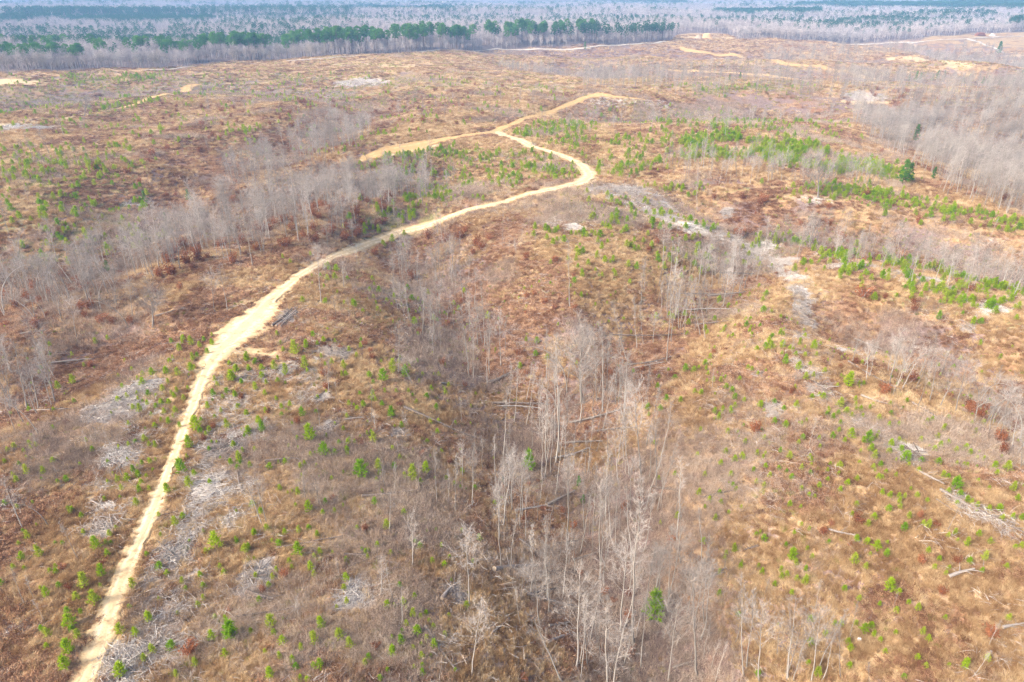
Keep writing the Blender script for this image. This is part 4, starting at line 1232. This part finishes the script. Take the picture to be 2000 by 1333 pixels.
hm = np.clip(hm * 1.0 * RNG.uniform(0.75, 1.2, len(hm)), 0.6, 2.6)
S = [np.column_stack([sg, hm])]
for poly, n, a, b_ in GREEN_W:
    s = sample_poly(poly, n, RNG)
    s = s + RNG.normal(0, 1, s.shape) * (0.012 * np.hypot(s[:, :1], s[:, 1:]) + 0.5)
    s = s[(road_gap(s[:, 0], s[:, 1]) > 0.2) & (fbm(s[:, 0], s[:, 1], 13, 601, 3) + RNG.normal(0, 0.15, len(s)) > -0.12)]
    S.append(np.column_stack([s, H(s[:, 0], s[:, 1]), RNG.uniform(a, b_, len(s))]))
for poly, n in [([(0, 640), (420, 690), (350, 860), (120, 1333), (0, 1333)], 90), ([(420, 740), (900, 680), (1000, 1000), (900, 1333), (240, 1333)], 170), ([(1380, 640), (2000, 660), (2000, 1333), (1420, 1333), (1340, 900)], 240), ([(600, 540), (1500, 560), (1300, 660), (640, 660)], 60)]:
    s = sample_poly(gpoly(poly), n, RNG)
    s = s[road_gap(s[:, 0], s[:, 1]) > 0.3]
    S.append(np.column_stack([s, H(s[:, 0], s[:, 1]), RNG.uniform(0.45, 0.95, len(s))]))
SP = np.vstack(S)
# colour: deep green by the slash and road, yellowish on the open grass
tone = np.clip(0.9 * RNG.normal(0.5, 0.35, len(SP)) - 0.12 * (SP[:, 3] > 1.8) + 0.2, 0, 0.999)
tone = (tone * 3).astype(int)        # 0 deep, 1 bright, 2 yellowish
keep, rest, pu, pv = split_big(SP, 300)
SAPM = ['sap_deep', 'sap_bright', 'sap_yellow']
sap_mesh = {}
for t in range(3):
    for k in range(4):
        mb = sapling(300 + t * 10 + k, 520 if t < 2 else 420, (0.36, 0.33, 0.30)[t] * (0.9 + 0.08 * k))
        sap_mesh[(t, k)] = mb.mesh('pine_seedling', [M[SAPM[t]], M['pine_bark']])
q1, q2 = np.quantile(SP[keep, 3], [0.34, 0.7])
items = []
for i, s in zip(keep, surroundings(SP[keep, 0], SP[keep, 1])):
    look = ('short ' if SP[i, 3] < q1 else 'tall ' if SP[i, 3] > q2 else 'medium ') + ('dark green', 'bright green', 'yellowish green')[tone[i]]
    items.append((pu[i], pv[i], look, s))
for i, lab in zip(keep, make_labels(items, 'pine seedling', None)):
    o = link('pine_seedling', sap_mesh[(int(tone[i]), int(RNG.integers(4)))])
    h = SP[i, 3]
    w = h * RNG.uniform(0.85, 1.15)
    o.location = SP[i, :3]; o.scale = (w, w, h)
    o.rotation_euler = (RNG.normal(0, 0.05), RNG.normal(0, 0.05), RNG.uniform(0, 6.28))
    tag(o, lab, 'pine seedling', 'young planted pines across the clearing')
C_sap = source('pine_seedling_model', [sap_mesh[(t, k)] for t in range(3) for k in range(4)])
b = SP[rest]
ww = b[:, 3] * RNG.uniform(0.95, 1.35, len(b))
mass('young_pines', 'green haze of small planted pines on the farther slopes', C_sap, b[:, :3], np.column_stack([np.zeros((len(b), 2)), RNG.uniform(0, 6.28, len(b))]),
     np.column_stack([ww, ww, b[:, 3]]), tone[rest] * 4 + RNG.integers(0, 4, len(b)))
print('seedlings', len(keep), len(rest), round(time.time() - T0, 1))

# ------------------------------------------------------------------ rust-leaved oak bushes
RUST = [
 (1450, 980, 3.636, '825,125,90 570,200,80 625,155,55 1255,85,70 755,300,45 1275,410,80 1520,410,80 1410,630,80 1755,925,115 1840,435,40 1370,155,60'),
 (450, 980, 3.776, '1080,1055,90 400,520,90 250,640,80 995,190,70'), (0, 980, 3.776, '1400,1065,130 465,475,80 510,620,80 770,440,60 1525,370,50 1690,790,50'),
 (0, 650, 3.808, '1595,690,70 1520,780,60 680,235,70 505,660,50'), (450, 650, 3.808, '1060,175,70 700,300,80 715,390,70 510,655,80 280,580,60 975,815,50 1255,535,50 1425,895,60 1630,955,60 760,1225,50 820,105,50 90,480,60'),
 (1450, 650, 3.636, '90,670,110 350,400,50 690,240,40 340,420,40'), (950, 650, 3.808, '925,290,60 1160,265,50 1030,1290,70 800,1275,40 710,470,60 230,140,50'), (950, 980, 3.776, '1060,1110,90 280,1300,70 270,120,60 1030,50,60'),
 (1300, 280, 2.857, '1100,830,90 420,500,60 1390,880,50 1410,430,50 550,310,60 1370,700,40 980,520,70 910,440,50 1760,770,50 1380,920,60 1010,600,40 940,600,40 740,550,40 270,300,40 430,300,40 910,355,40 1110,280,50 530,330,50 1700,810,60'),
 (700, 400, 2.5, '500,150,60 575,180,60 430,165,50 340,150,55 600,200,55 560,230,50 640,160,50 525,120,40 80,230,50 260,340,60 820,250,45 960,265,45 1460,180,40 1420,215,40 1050,345,30 905,470,40 820,445,40 860,430,35 1860,140,60 1910,130,40 780,720,50'),
 (0, 280, 2.857, '870,820,50 1010,800,50 935,25,40 1120,40,40 1240,70,30 270,135,40 530,135,45 850,50,60 570,980,70 730,985,60 205,1000,60 1300,310,60 1430,290,70 1160,630,50 320,500,50'),
]
su, sv, sh = [], [], []
for ox, oy, k, txt in RUST:
    for tok in txt.split():
        q = [float(t) for t in tok.split(',')]
        su.append(ox + q[0] / k); sv.append(oy + q[1] / k + q[2] / k * 0.4); sh.append(q[2] / k)
rg = ground(su, sv)
_, _, f = project(rg[:, 0], rg[:, 1], rg[:, 2])
RB = [np.column_stack([rg, np.clip(np.array(sh) * f / FPX * 0.95, 0.6, 3.0)])]
for poly, n, a, b_ in [([(200, 270), (700, 270), (700, 380), (300, 440)], 55, 0.8, 2.2), ([(300, 200), (1000, 165), (960, 240), (700, 280), (300, 280)], 110, 0.9, 2.6), ([(1300, 370), (2000, 450), (2000, 640), (1560, 560)], 35, 0.7, 1.6), ([(600, 540), (1500, 560), (1500, 700), (640, 700)], 30, 0.6, 1.3), ([(1700, 300), (2000, 230), (2000, 430)], 50, 1, 2.5), ([(300, 470), (850, 380), (700, 480), (300, 560)], 90, 1.2, 3.2), ([(0, 560), (250, 520), (250, 640), (0, 660)], 25, 1, 2.5), ([(1650, 700), (2000, 820), (2000, 920), (1720, 790)], 22, 1, 2), ([(780, 480), (990, 640), (900, 745), (780, 660)], 22, .7, 1.6), ([(1020, 760), (1260, 780), (1400, 1333), (1050, 1333)], 22, .6, 1.4), ([(1650, 170), (2000, 180), (2000, 215), (1650, 205)], 50, 1.2, 3.0)]:
    s = sample_poly(gpoly(poly), n, RNG)
    s = s[road_gap(s[:, 0], s[:, 1]) > 0.6]
    RB.append(np.column_stack([s, H(s[:, 0], s[:, 1]), RNG.uniform(a, b_, len(s))]))
RB = np.vstack(RB)
keep, rest, pu, pv = split_big(RB, 200)
rb_mesh = [rust_bush(800 + k).mesh('rust_oak_bush', [M['rust'], M['bark']]) for k in range(6)]
items = []
for i, s in zip(keep, surroundings(RB[keep, 0], RB[keep, 1])):
    items.append((pu[i], pv[i], 'small rust-brown' if RB[i, 3] < 1.0 else 'large rust-brown' if RB[i, 3] > 1.7 else 'rust-brown', s))
for i, lab in zip(keep, make_labels(items, 'leafy oak bush', None)):
    o = link('oak_bush', rb_mesh[RNG.integers(6)])
    h = RB[i, 3]; w = h * RNG.uniform(1.0, 1.35)
    o.location = RB[i, :3]; o.scale = (w, w * RNG.uniform(0.85, 1.1), h); o.rotation_euler = (0, 0, RNG.uniform(0, 6.28))
    tag(o, lab, 'bush', 'rust-leaved oak bushes')
C_rb = source('oak_bush_model', rb_mesh)
b = RB[rest]
mass('far_oak_scrub', 'small rust-brown oak scrub dotting the far slopes', C_rb, b[:, :3], np.column_stack([np.zeros((len(b), 2)), RNG.uniform(0, 6.28, len(b))]),
     np.repeat(b[:, 3:4], 3, 1) * np.array([1.2, 1.2, 1]), RNG.integers(0, 6, len(b)))

# ------------------------------------------------------------------ fallen logs
LOGS = [  # photo ends, diameter in metres
    (789, 800, 907, 852, .42), (905, 850, 952, 864, .25), (518, 905, 584, 899, .38), (673, 823, 710, 818, .25), (707, 973, 799, 962, .30), (484, 1163, 536, 1176, .55), (672, 1088, 723, 1090, .28), (540, 1074, 670, 1050, .22), (863, 1175, 890, 1144, .36), (831, 1229, 895, 1316, .26), (460, 1208, 566, 1193, .18),
    (958, 790, 1076, 794, .36), (970, 797, 1060, 801, .25), (1081, 898, 1150, 878, .40), (1102, 868, 1178, 865, .32), (1113, 829, 1228, 800, .36), (1121, 797, 1176, 781, .25), (1165, 846, 1244, 839, .30), (1068, 991, 1123, 962, .42), (1131, 976, 1160, 965, .28), (1270, 955, 1325, 962, .3), (1247, 989, 1286, 965, .3), (950, 752, 997, 731, .38), (1223, 716, 1318, 697, .3), (1235, 722, 1300, 710, .2),
    (1014, 1057, 1067, 1091, .32), (966, 1118, 1050, 1110, .50), (1035, 1163, 1109, 1149, .26), (1029, 1163, 1146, 1189, .30), (1080, 1067, 1146, 1057, .26), (1119, 1096, 1183, 1073, .22), (961, 1240, 995, 1210, .26), (1072, 1226, 1114, 1218, .28), (1067, 1258, 1122, 1240, .30), (1215, 1232, 1239, 1197, .28), (1374, 1139, 1419, 1112, .3), (1313, 1308, 1358, 1295, .28), (1005, 1002, 1070, 990, .3), (1060, 1118, 1120, 1122, .25),
    (1656, 710, 1761, 765, .30), (1681, 776, 1733, 793, .32), (1780, 790, 1840, 829, .30), (1763, 875, 1807, 900, .36), (1835, 961, 1901, 999, .40), (1788, 922, 1843, 950, .34), (1668, 664, 1747, 694, .22), (1730, 735, 1790, 762, .22), (1700, 720, 1770, 748, .18),
    (1905, 1000, 2000, 1046, .36), (1851, 1131, 1901, 1116, .34), (1618, 1038, 1670, 1049, .26), (1956, 1230, 2000, 1222, .28), (1940, 1010, 1990, 1030, .25),
    (860, 752, 916, 760, .36), (956, 752, 996, 732, .36), (1192, 656, 1324, 656, .28), (1380, 580, 1460, 572, .36), (1324, 576, 1404, 576, .28), (1340, 608, 1440, 608, .28), (1404, 536, 1476, 538, .38), (1356, 636, 1432, 628, .24), (888, 564, 956, 532, .22), (910, 610, 975, 595, .2), (1300, 560, 1350, 530, .2),
    (161, 598, 245, 588, .30), (304, 621, 364, 605, .26), (40, 655, 90, 648, .28), (532, 640, 574, 605, .40), (540, 640, 578, 610, .34), (548, 642, 582, 612, .30), (655, 700, 690, 683, .22), (1370, 975, 1430, 962, .22), (1480, 1070, 1452, 1078, .26), (100, 712, 180, 704, .3), (60, 805, 150, 800, .26), (1590, 450, 1630, 425, .3), (1380, 430, 1395, 437, .4), (1720, 470, 1760, 480, .3),
]
items = []
objs = []
for li, (u0, v0, u1, v1, d) in enumerate(LOGS):
    g2 = ground([u0, u1], [v0, v1])
    a, b = g2[0], g2[1]
    r = np.random.default_rng(900 + li)
    n = 7
    t = np.linspace(0, 1, n)[:, None]
    pts = a + (b - a) * t
    side = np.array([-(b - a)[1], (b - a)[0], 0]); L = np.linalg.norm(b - a); side /= np.linalg.norm(side) + 1e-9
    pts = pts + side * (np.sin(t * 3.1) * r.normal(0, 0.03) * L + np.cumsum(r.normal(0, 0.012 * L / n * 3, (n, 1)), axis=0))
    line = a[2] + (b[2] - a[2]) * t[:, 0]
    gz = H(pts[:, 0], pts[:, 1])
    lift = max(0, float((gz - line).max())) * 0.6
    pts[:, 2] = np.maximum(line + lift, gz - 0.05) + d * 0.5 + 0.16
    mb = MB()
    rad = d / 2 * (1.08 - 0.55 * t[:, 0]) * (1 + r.normal(0, 0.05, n))
    org = (a + b) / 2
    mb.tube(pts - org, rad, 8, 0, cap=2)
    for k in range(int(r.integers(3, 8))):
        f_ = r.uniform(0.3, 0.98)
        p = np.array([np.interp(f_, t[:, 0], pts[:, c]) for c in range(3)]) - org
        dd = side * r.choice([-1, 1]) * r.uniform(0.4, 1) + (b - a) / L * r.uniform(0.2, 0.9) + np.array([0, 0, r.uniform(-0.05, 0.6)])
        l2 = r.uniform(0.5, 0.2 * L + 0.9)
        mb.tube([p, p + dd * l2 * 0.5, p + dd * l2 + r.normal(0, 0.08, 3)], d * np.array([0.16, 0.11, 0.04]), 4, 0)
    o = link('fallen_log', mb.mesh('fallen_log', [M['log'], M['cut']], False))
    o.location = org
    look = ('thick' if d > 0.37 else 'thin' if d < 0.24 else 'medium') + (' long' if L > 8 else ' short' if L < 3.5 else '')
    items.append(((u0 + u1) / 2, (v0 + v1) / 2, look + ' weathered', org))
    objs.append(o)
ctx = surroundings(np.array([q[3][0] for q in items]), np.array([q[3][1] for q in items]))
ctx = [c.replace('beside the dirt road', 'near the dirt road') for c in ctx]
for o, lab in zip(objs, make_labels([(q[0], q[1], q[2], c) for q, c in zip(items, ctx)], 'fallen log', None)):
    tag(o, lab, 'log', 'weathered logs left on the ground')
print('logs', round(time.time() - T0, 1))

# ------------------------------------------------------------------ slash: heaps and scatters of grey sticks
items = []
objs = []
for pi, ((u, v, ru, rv, heap), g, (rx, ry)) in enumerate(zip(PILES, PILE_G, PILE_R)):
    r = np.random.default_rng(1200 + pi)
    area = math.pi * rx * ry
    n = int(np.clip(area * (42 if heap else 20), 120, 2000))
    q = np.sqrt(r.uniform(0, 1, n)) * (1 + 0.15 * r.normal(size=n)); th = r.uniform(0, 6.28, n)
    cx = g[0] + np.cos(th) * q * rx * 1.15; cy = g[1] + np.sin(th) * q * ry * 1.15
    okp = pile_mask(cx, cy, 1.0) + 0.5 * fbm(cx, cy, 1.4, 311, 2) > r.uniform(0.05, 0.9, n)
    q, cx, cy = q[okp], cx[okp], cy[okp]; n = len(q)
    gz = H(cx, cy)
    hmax = (0.38 if heap else 0.14) * min(1.6, 0.5 + min(rx, ry) / 3)
    hz = gz + np.clip(1 - q * q, 0, 1) * hmax * r.uniform(0, 1, n) + 0.05
    main = r.uniform(0, 3.14)
    az = np.where(r.uniform(size=n) < 0.55, main + r.normal(0, 0.5, n), r.uniform(0, 6.28, n))
    L = r.uniform(0.35, 1.7, n) * (1.0 + 0.0012 * g[1])
    el = r.normal(0.05, 0.2 if heap else 0.1, n)
    d = np.column_stack([np.cos(az) * np.cos(el), np.sin(az) * np.cos(el), np.sin(el)]) * L[:, None] / 2
    c = np.column_stack([cx, cy, hz]) - g
    wdt = r.uniform(0.006, 0.024, n) * (1.0 + 0.007 * g[1])
    sd = np.cross(d, [0, 0, 1.0]); sd /= np.linalg.norm(sd, axis=1)[:, None] + 1e-9
    up = np.cross(sd, d); up /= np.linalg.norm(up, axis=1)[:, None] + 1e-9
    A, B = c - d, c + d
    V = np.stack([A - sd * wdt[:, None], A + sd * wdt[:, None], A + up * wdt[:, None] * 1.4, B - sd * wdt[:, None] * .5, B + sd * wdt[:, None] * .5, B + up * wdt[:, None] * .7], 1).reshape(-1, 3)
    base = (np.arange(n) * 6)[:, None, None]
    F = (np.array([[0, 3, 5], [0, 5, 2], [1, 2, 5], [1, 5, 4], [0, 1, 4], [0, 4, 3], [0, 2, 1], [3, 4, 5]])[None] + base).reshape(-1, 3)
    e = link('slash_pile', None); e.location = g
    s = link('sticks', mesh_np('sticks', V, F, [M['stick']]), e)
    s['kind'] = 'stuff'
    nb = 4 if heap else 2
    for k in range(nb):
        a0 = r.uniform(0, 6.28); l0 = r.uniform(0.9, 2.2); pp = np.array([r.normal(0, rx * .4), r.normal(0, ry * .4)])
        zc = H(g[0] + pp[0], g[1] + pp[1])[0] - g[2] + hmax * 0.5 + 0.08
        mb = MB()
        dv = np.array([math.cos(a0), math.sin(a0), r.normal(0, 0.12)]) * l0
        cc = np.array([pp[0], pp[1], zc])
        rr2 = r.uniform(0.035, 0.075)
        mb.tube([cc - dv, cc + r.normal(0, 0.06, 3), cc + dv], [rr2, rr2 * 0.9, rr2 * 0.6], 6, 0, cap=2)
        link('branch', mb.mesh('branch', [M['log'], M['cut']]), e)
    objs.append(e)
    items.append((u, v, ('dense pale grey' if heap else 'thin scattered grey'), 'beside the dirt road' if road_gap(g[:1], g[1:2])[0] < 4 else 'on the ridge' if valley(g[:1], g[1:2])[1][0] < 0.4 else 'on a valley side'))
for o, lab in zip(objs, make_labels(items, 'slash patch', None)):
    tag(o, lab, 'brush pile', 'patches of logging slash')
print('slash', round(time.time() - T0, 1))

# ------------------------------------------------------------------ small odd things
p = ground([1677], [1253])[0]
mb = MB()
v_ = np.array([(-.16, -.1, 0.02), (.16, -.1, .05), (.18, .12, .10), (-.14, .1, .03), (-.15, -.09, .28), (.13, -.1, .30), (.15, .09, .26), (-.12, .08, .31)])
mb.add(v_, [(0, 1, 5), (0, 5, 4), (1, 2, 6), (1, 6, 5), (2, 3, 7), (2, 7, 6), (3, 0, 4), (3, 4, 7), (4, 5, 6), (4, 6, 7), (0, 2, 1), (0, 3, 2)])
o = link('white_scrap', mb.mesh('white_scrap', [M['white']])); o.location = p + np.array([0, 0, 0.12])
tag(o, 'tiny white scrap lying in dry brush near the bottom right', 'litter')
for (u, v, w, h, nm, lab, cat, mk) in [(1381, 75, 13, 5.5, 'clay_bank', 'small orange clay bank beyond the end of the pine row', 'earth bank', 'clay'), (1364, 75.5, 9, 3.5, 'spoil_heap', 'low pale spoil heap beside the orange clay bank', 'earth bank', 'cut'),
                            (1915, 70.5, 13, 3.5, 'log_deck', 'dark reddish stack of logs by the far right gravel road', 'log stack', 'rust'), (1938, 70.5, 8, 3.0, 'gravel_heap', 'white gravel heap at the far right roadside', 'gravel heap', 'gravel')]:
    p = ground([u], [v])[0]
    r = np.random.default_rng(int(u))
    mb = MB()
    if nm == 'log_deck':
        for k in range(5):
            for j in range(9 - k):
                xx = -w / 2 + (j + k * 0.5) * w / 9
                mb.tube([(xx, -3 + r.normal(0, .3), 0.6 + k * 0.75), (xx, 3 + r.normal(0, .3), 0.6 + k * 0.75)], [0.5, 0.42], 6, 0, cap=1)
    else:
        k = 14
        gx_, gy_ = np.meshgrid(np.linspace(-1.3, 1.3, k), np.linspace(-1.3, 1.3, k))
        q = np.hypot(gx_, gy_)
        zz = h * np.clip(1 - sstep(0.45, 1.2, q), 0, 1) * (1 + 0.25 * fbm(gx_ * 3 + u, gy_ * 3, 1.0, 5, 2)) - 0.3
        ii = np.arange(k * k).reshape(k, k)
        F = np.concatenate([np.stack([ii[:-1, :-1], ii[:-1, 1:], ii[1:, 1:]], -1).reshape(-1, 3), np.stack([ii[:-1, :-1], ii[1:, 1:], ii[1:, :-1]], -1).reshape(-1, 3)])
        mb.add(np.column_stack([gx_.ravel() * w / 2, gy_.ravel() * 4, zz.ravel()]), F)
    o = link(nm, mb.mesh(nm, [M[mk]], nm != 'log_deck')); o.location = p
    tag(o, lab, cat)

# ------------------------------------------------------------------ ground cover
C_gr = source('grass_tuft', [tuft(40 + k, 'grass').mesh('grass_tuft', [M['grass']]) for k in range(5)])
C_br = source('brush_tuft', [tuft(50 + k, 'brush').mesh('brush_tuft', [M['brush']]) for k in range(5)])
C_sc = source('scrub_tuft', [tuft(60 + k, 'scrub').mesh('scrub_tuft', [M['scrub']]) for k in range(5)])
X, Y, SC_ = [], [], []
for r0, r1, n, s in [(32, 90, 56000, 0.85), (90, 180, 66000, 1.1), (180, 420, 95000, 1.7), (420, 1000, 80000, 3.0)]:
    x, y = wedge(r0, r1, n, RNG)
    X.append(x); Y.append(y); SC_.append(np.full(n, s) * RNG.uniform(0.6, 1.25, n))
X, Y, SC_ = map(np.concatenate, (X, Y, SC_))
rg_ = road_gap(X, Y); pm = np.maximum(pile_mask(X, Y), 1.2 * band_mask(X, Y) ** 1.5)
ok = (rg_ > 0.45 * SC_ - 0.75 * RNG.uniform(0, 1, len(X)) ** 2) & (np.hypot(X, Y) < edge_r(X, Y) + 3) & (RNG.uniform(size=len(X)) > pm * 0.85)
for g, w, s in STRIP_W:
    d = seg_dist(X, Y, g[:, 0], g[:, 1])
    ok &= (d > w * 0.8) | (RNG.uniform(size=len(X)) > 0.85 * s)
X, Y, SC_ = X[ok], Y[ok], SC_[ok]
Z = H(X, Y)
_, vf = valley(X, Y)
n1 = fbm(X, Y, 9, 201, 3) + 0.5 * fbm(X, Y, 40, 203, 2)
n2 = fbm(X, Y, 14, 207, 3) + 0.5 * fbm(X, Y, 60, 209, 2)
n2 = n2 + 0.16 * sstep(120, 320, np.hypot(X, Y)) - 0.13
ty = np.where(n2 + 0.35 * vf + RNG.normal(0, 0.15, len(X)) > 0.40, 2, np.where(n1 - 0.35 * vf + RNG.normal(0, 0.18, len(X)) > -0.18, 0, 1))
for t, nm, lab, cl, hk in [(0, 'dry_grass', 'tan dry grass tufts over the open slopes', C_gr, 0.9), (1, 'brown_brush', 'low brown dead brush and leaf litter between the seedlings', C_br, 0.85), (2, 'leafless_scrub', 'mauve-grey leafless scrub thicket in patches', C_sc, 0.9)]:
    m = ty == t
    hz = np.minimum(SC_[m], 1.5) * hk * RNG.uniform(0.7, 1.2, m.sum())
    mass(nm, lab, cl, np.column_stack([X[m], Y[m], Z[m]]), np.column_stack([RNG.normal(0, 0.06, (m.sum(), 2)), RNG.uniform(0, 6.28, m.sum())]),
         np.column_stack([SC_[m], SC_[m], hz]), RNG.integers(0, 5, m.sum()))
C_wd = source('weed_tuft', [tuft(70 + k, 'grass').mesh('weed_tuft', [M['weeds']]) for k in range(4)])
WX, WY = [], []
for poly, n, a, b_ in GREEN_W:
    A = 0.5 * abs(np.dot(poly[:, 0], np.roll(poly[:, 1], 1)) - np.dot(poly[:, 1], np.roll(poly[:, 0], 1)))
    q = sample_poly(poly, int(min(2600, A * 0.35)), RNG)
    q = q + RNG.normal(0, 1, q.shape) * (0.012 * np.hypot(q[:, :1], q[:, 1:]) + 0.5)
    WX.append(q[:, 0]); WY.append(q[:, 1])
x, y = wedge(35, 200, 5000, RNG); WX.append(x); WY.append(y)
x, y = wedge(180, 750, 36000, RNG); WX.append(x); WY.append(y)
x, y = np.concatenate(WX), np.concatenate(WY)
ok = (road_gap(x, y) > 0.3) & (fbm(x, y, 11, 411, 3) + RNG.normal(0, 0.12, len(x)) > 0.08 - 0.12 * sstep(150, 300, np.hypot(x, y))) & (np.hypot(x, y) < edge_r(x, y))
x, y = x[ok], y[ok]
sc_ = RNG.uniform(0.5, 1.0, len(x)) * (1 + 1.2 * sstep(120, 500, np.hypot(x, y)))
mass('green_weeds', 'olive green weeds coming up in patches through the brush', C_wd, np.column_stack([x, y, H(x, y)]), np.column_stack([np.zeros((len(x), 2)), RNG.uniform(0, 6.28, len(x))]), np.column_stack([sc_, sc_, np.minimum(sc_, 1.2) * 0.8]), RNG.integers(0, 4, len(x)))
C_st = source('stick_litter', [])
for k in range(5):
    r = np.random.default_rng(1700 + k); mb = MB()
    for j in range(9):
        a0 = r.uniform(0, 6.28); l0 = r.uniform(0.4, 1.5); c0 = np.array([*r.normal(0, 0.7, 2), r.uniform(0.08, 0.45)])
        dv = np.array([math.cos(a0), math.sin(a0), r.normal(0, 0.2)]) * l0
        rr2 = r.uniform(0.008, 0.022)
        mb.tube([c0 - dv * .5, c0 + r.normal(0, .05, 3), c0 + dv * .5], [rr2, rr2 * .8, rr2 * .4], 3, 0)
    C_st.objects.link(bpy.data.objects.new('stick_litter_%02d' % k, mb.mesh('stick_litter', [M['stick']])))
x, y = wedge(32, 90, 3200, RNG); x2, y2 = wedge(90, 180, 8000, RNG); x3, y3 = wedge(180, 450, 9000, RNG)
x = np.concatenate([x, x2, x3]); y = np.concatenate([y, y2, y3])
ok = (road_gap(x, y) > 0.3) & (fbm(x, y, 16, 401, 3) + RNG.normal(0, 0.2, len(x)) > 0.05)
x, y = x[ok], y[ok]; sc_ = RNG.uniform(0.6, 1.3, len(x)) * (1 + 0.5 * sstep(120, 400, np.hypot(x, y)))
mass('scattered_sticks', 'pale broken sticks strewn thinly through the brush', C_st, np.column_stack([x, y, H(x, y)]), np.column_stack([np.zeros((len(x), 2)), RNG.uniform(0, 6.28, len(x))]), np.repeat(sc_[:, None], 3, 1), RNG.integers(0, 5, len(x)))
C_sl = source('slash_clump', [])
for k in range(6):
    r = np.random.default_rng(1800 + k); mb = MB()
    for j in range(26):
        a0 = r.uniform(0, 6.28); l0 = r.uniform(0.25, 1.2); c0 = np.array([*r.normal(0, 0.45, 2), r.uniform(0.05, 0.4)])
        dv = np.array([math.cos(a0), math.sin(a0), r.normal(0, 0.25)]) * l0
        rr2 = r.uniform(0.007, 0.026)
        mb.tube([c0 - dv * .5, c0 + r.normal(0, .06, 3), c0 + dv * .5], [rr2, rr2 * .8, rr2 * .35], 3, 0)
    C_sl.objects.link(bpy.data.objects.new('slash_clump_%02d' % k, mb.mesh('slash_clump', [M['stick']])))
bx_, by_ = [], []
for poly, n, s_ in BAND_W:
    q = sample_poly(poly, n, RNG)
    bx_.append(q[:, 0]); by_.append(q[:, 1])
x, y = np.concatenate(bx_), np.concatenate(by_)
ok = (road_gap(x, y) > 0.2) & (fbm(x, y, 3.2, 321, 3) + RNG.normal(0, 0.12, len(x)) > -0.1)
x, y = x[ok], y[ok]
sc_ = RNG.uniform(0.7, 1.3, len(x)) * (1 + 0.9 * sstep(110, 350, np.hypot(x, y)))
mass('slash_litter', 'pale grey slash strewn in bands along the road verges and right ridge', C_sl, np.column_stack([x, y, H(x, y)]), np.column_stack([RNG.normal(0, 0.08, (len(x), 2)), RNG.uniform(0, 6.28, len(x))]), np.column_stack([sc_, sc_, np.minimum(sc_, 1.3)]), RNG.integers(0, 6, len(x)))
print('cover', len(X), round(time.time() - T0, 1))

# ------------------------------------------------------------------ the hazy air
zmin = float(fz.min()) - 1.0
zmax = max(float(fz.max()) + 40.0, CAM_Z + 10)
x0, x1, y0, y1 = float(gx[0]) - 60, float(gx[-1]) + 60, float(gy[0]) - 60, float(gy[-1]) + 60
V = [(x0, y0, zmin), (x1, y0, zmin), (x1, y1, zmin), (x0, y1, zmin), (x0, y0, zmax), (x1, y0, zmax), (x1, y1, zmax), (x0, y1, zmax)]
F = [(0, 3, 2, 1), (4, 5, 6, 7), (0, 1, 5, 4), (1, 2, 6, 5), (2, 3, 7, 6), (3, 0, 4, 7)]
m, nt, out = new_mat('hazy_air')
pv_ = node(nt, 'ShaderNodeVolumePrincipled')
pv_.inputs['Color'].default_value = (0.30, 0.58, 1.0, 1)
pv_.inputs['Density'].default_value = 0.00032
pv_.inputs['Anisotropy'].default_value = 0.0
nt.links.new(pv_.outputs[0], out.inputs['Volume'])
hz = link('haze', mesh_np('haze', V, F, [m]))
tag(hz, 'pale blue haze thickening toward the distant ridges', kind='stuff')
print('done', round(time.time() - T0, 1), zmin, zmax)
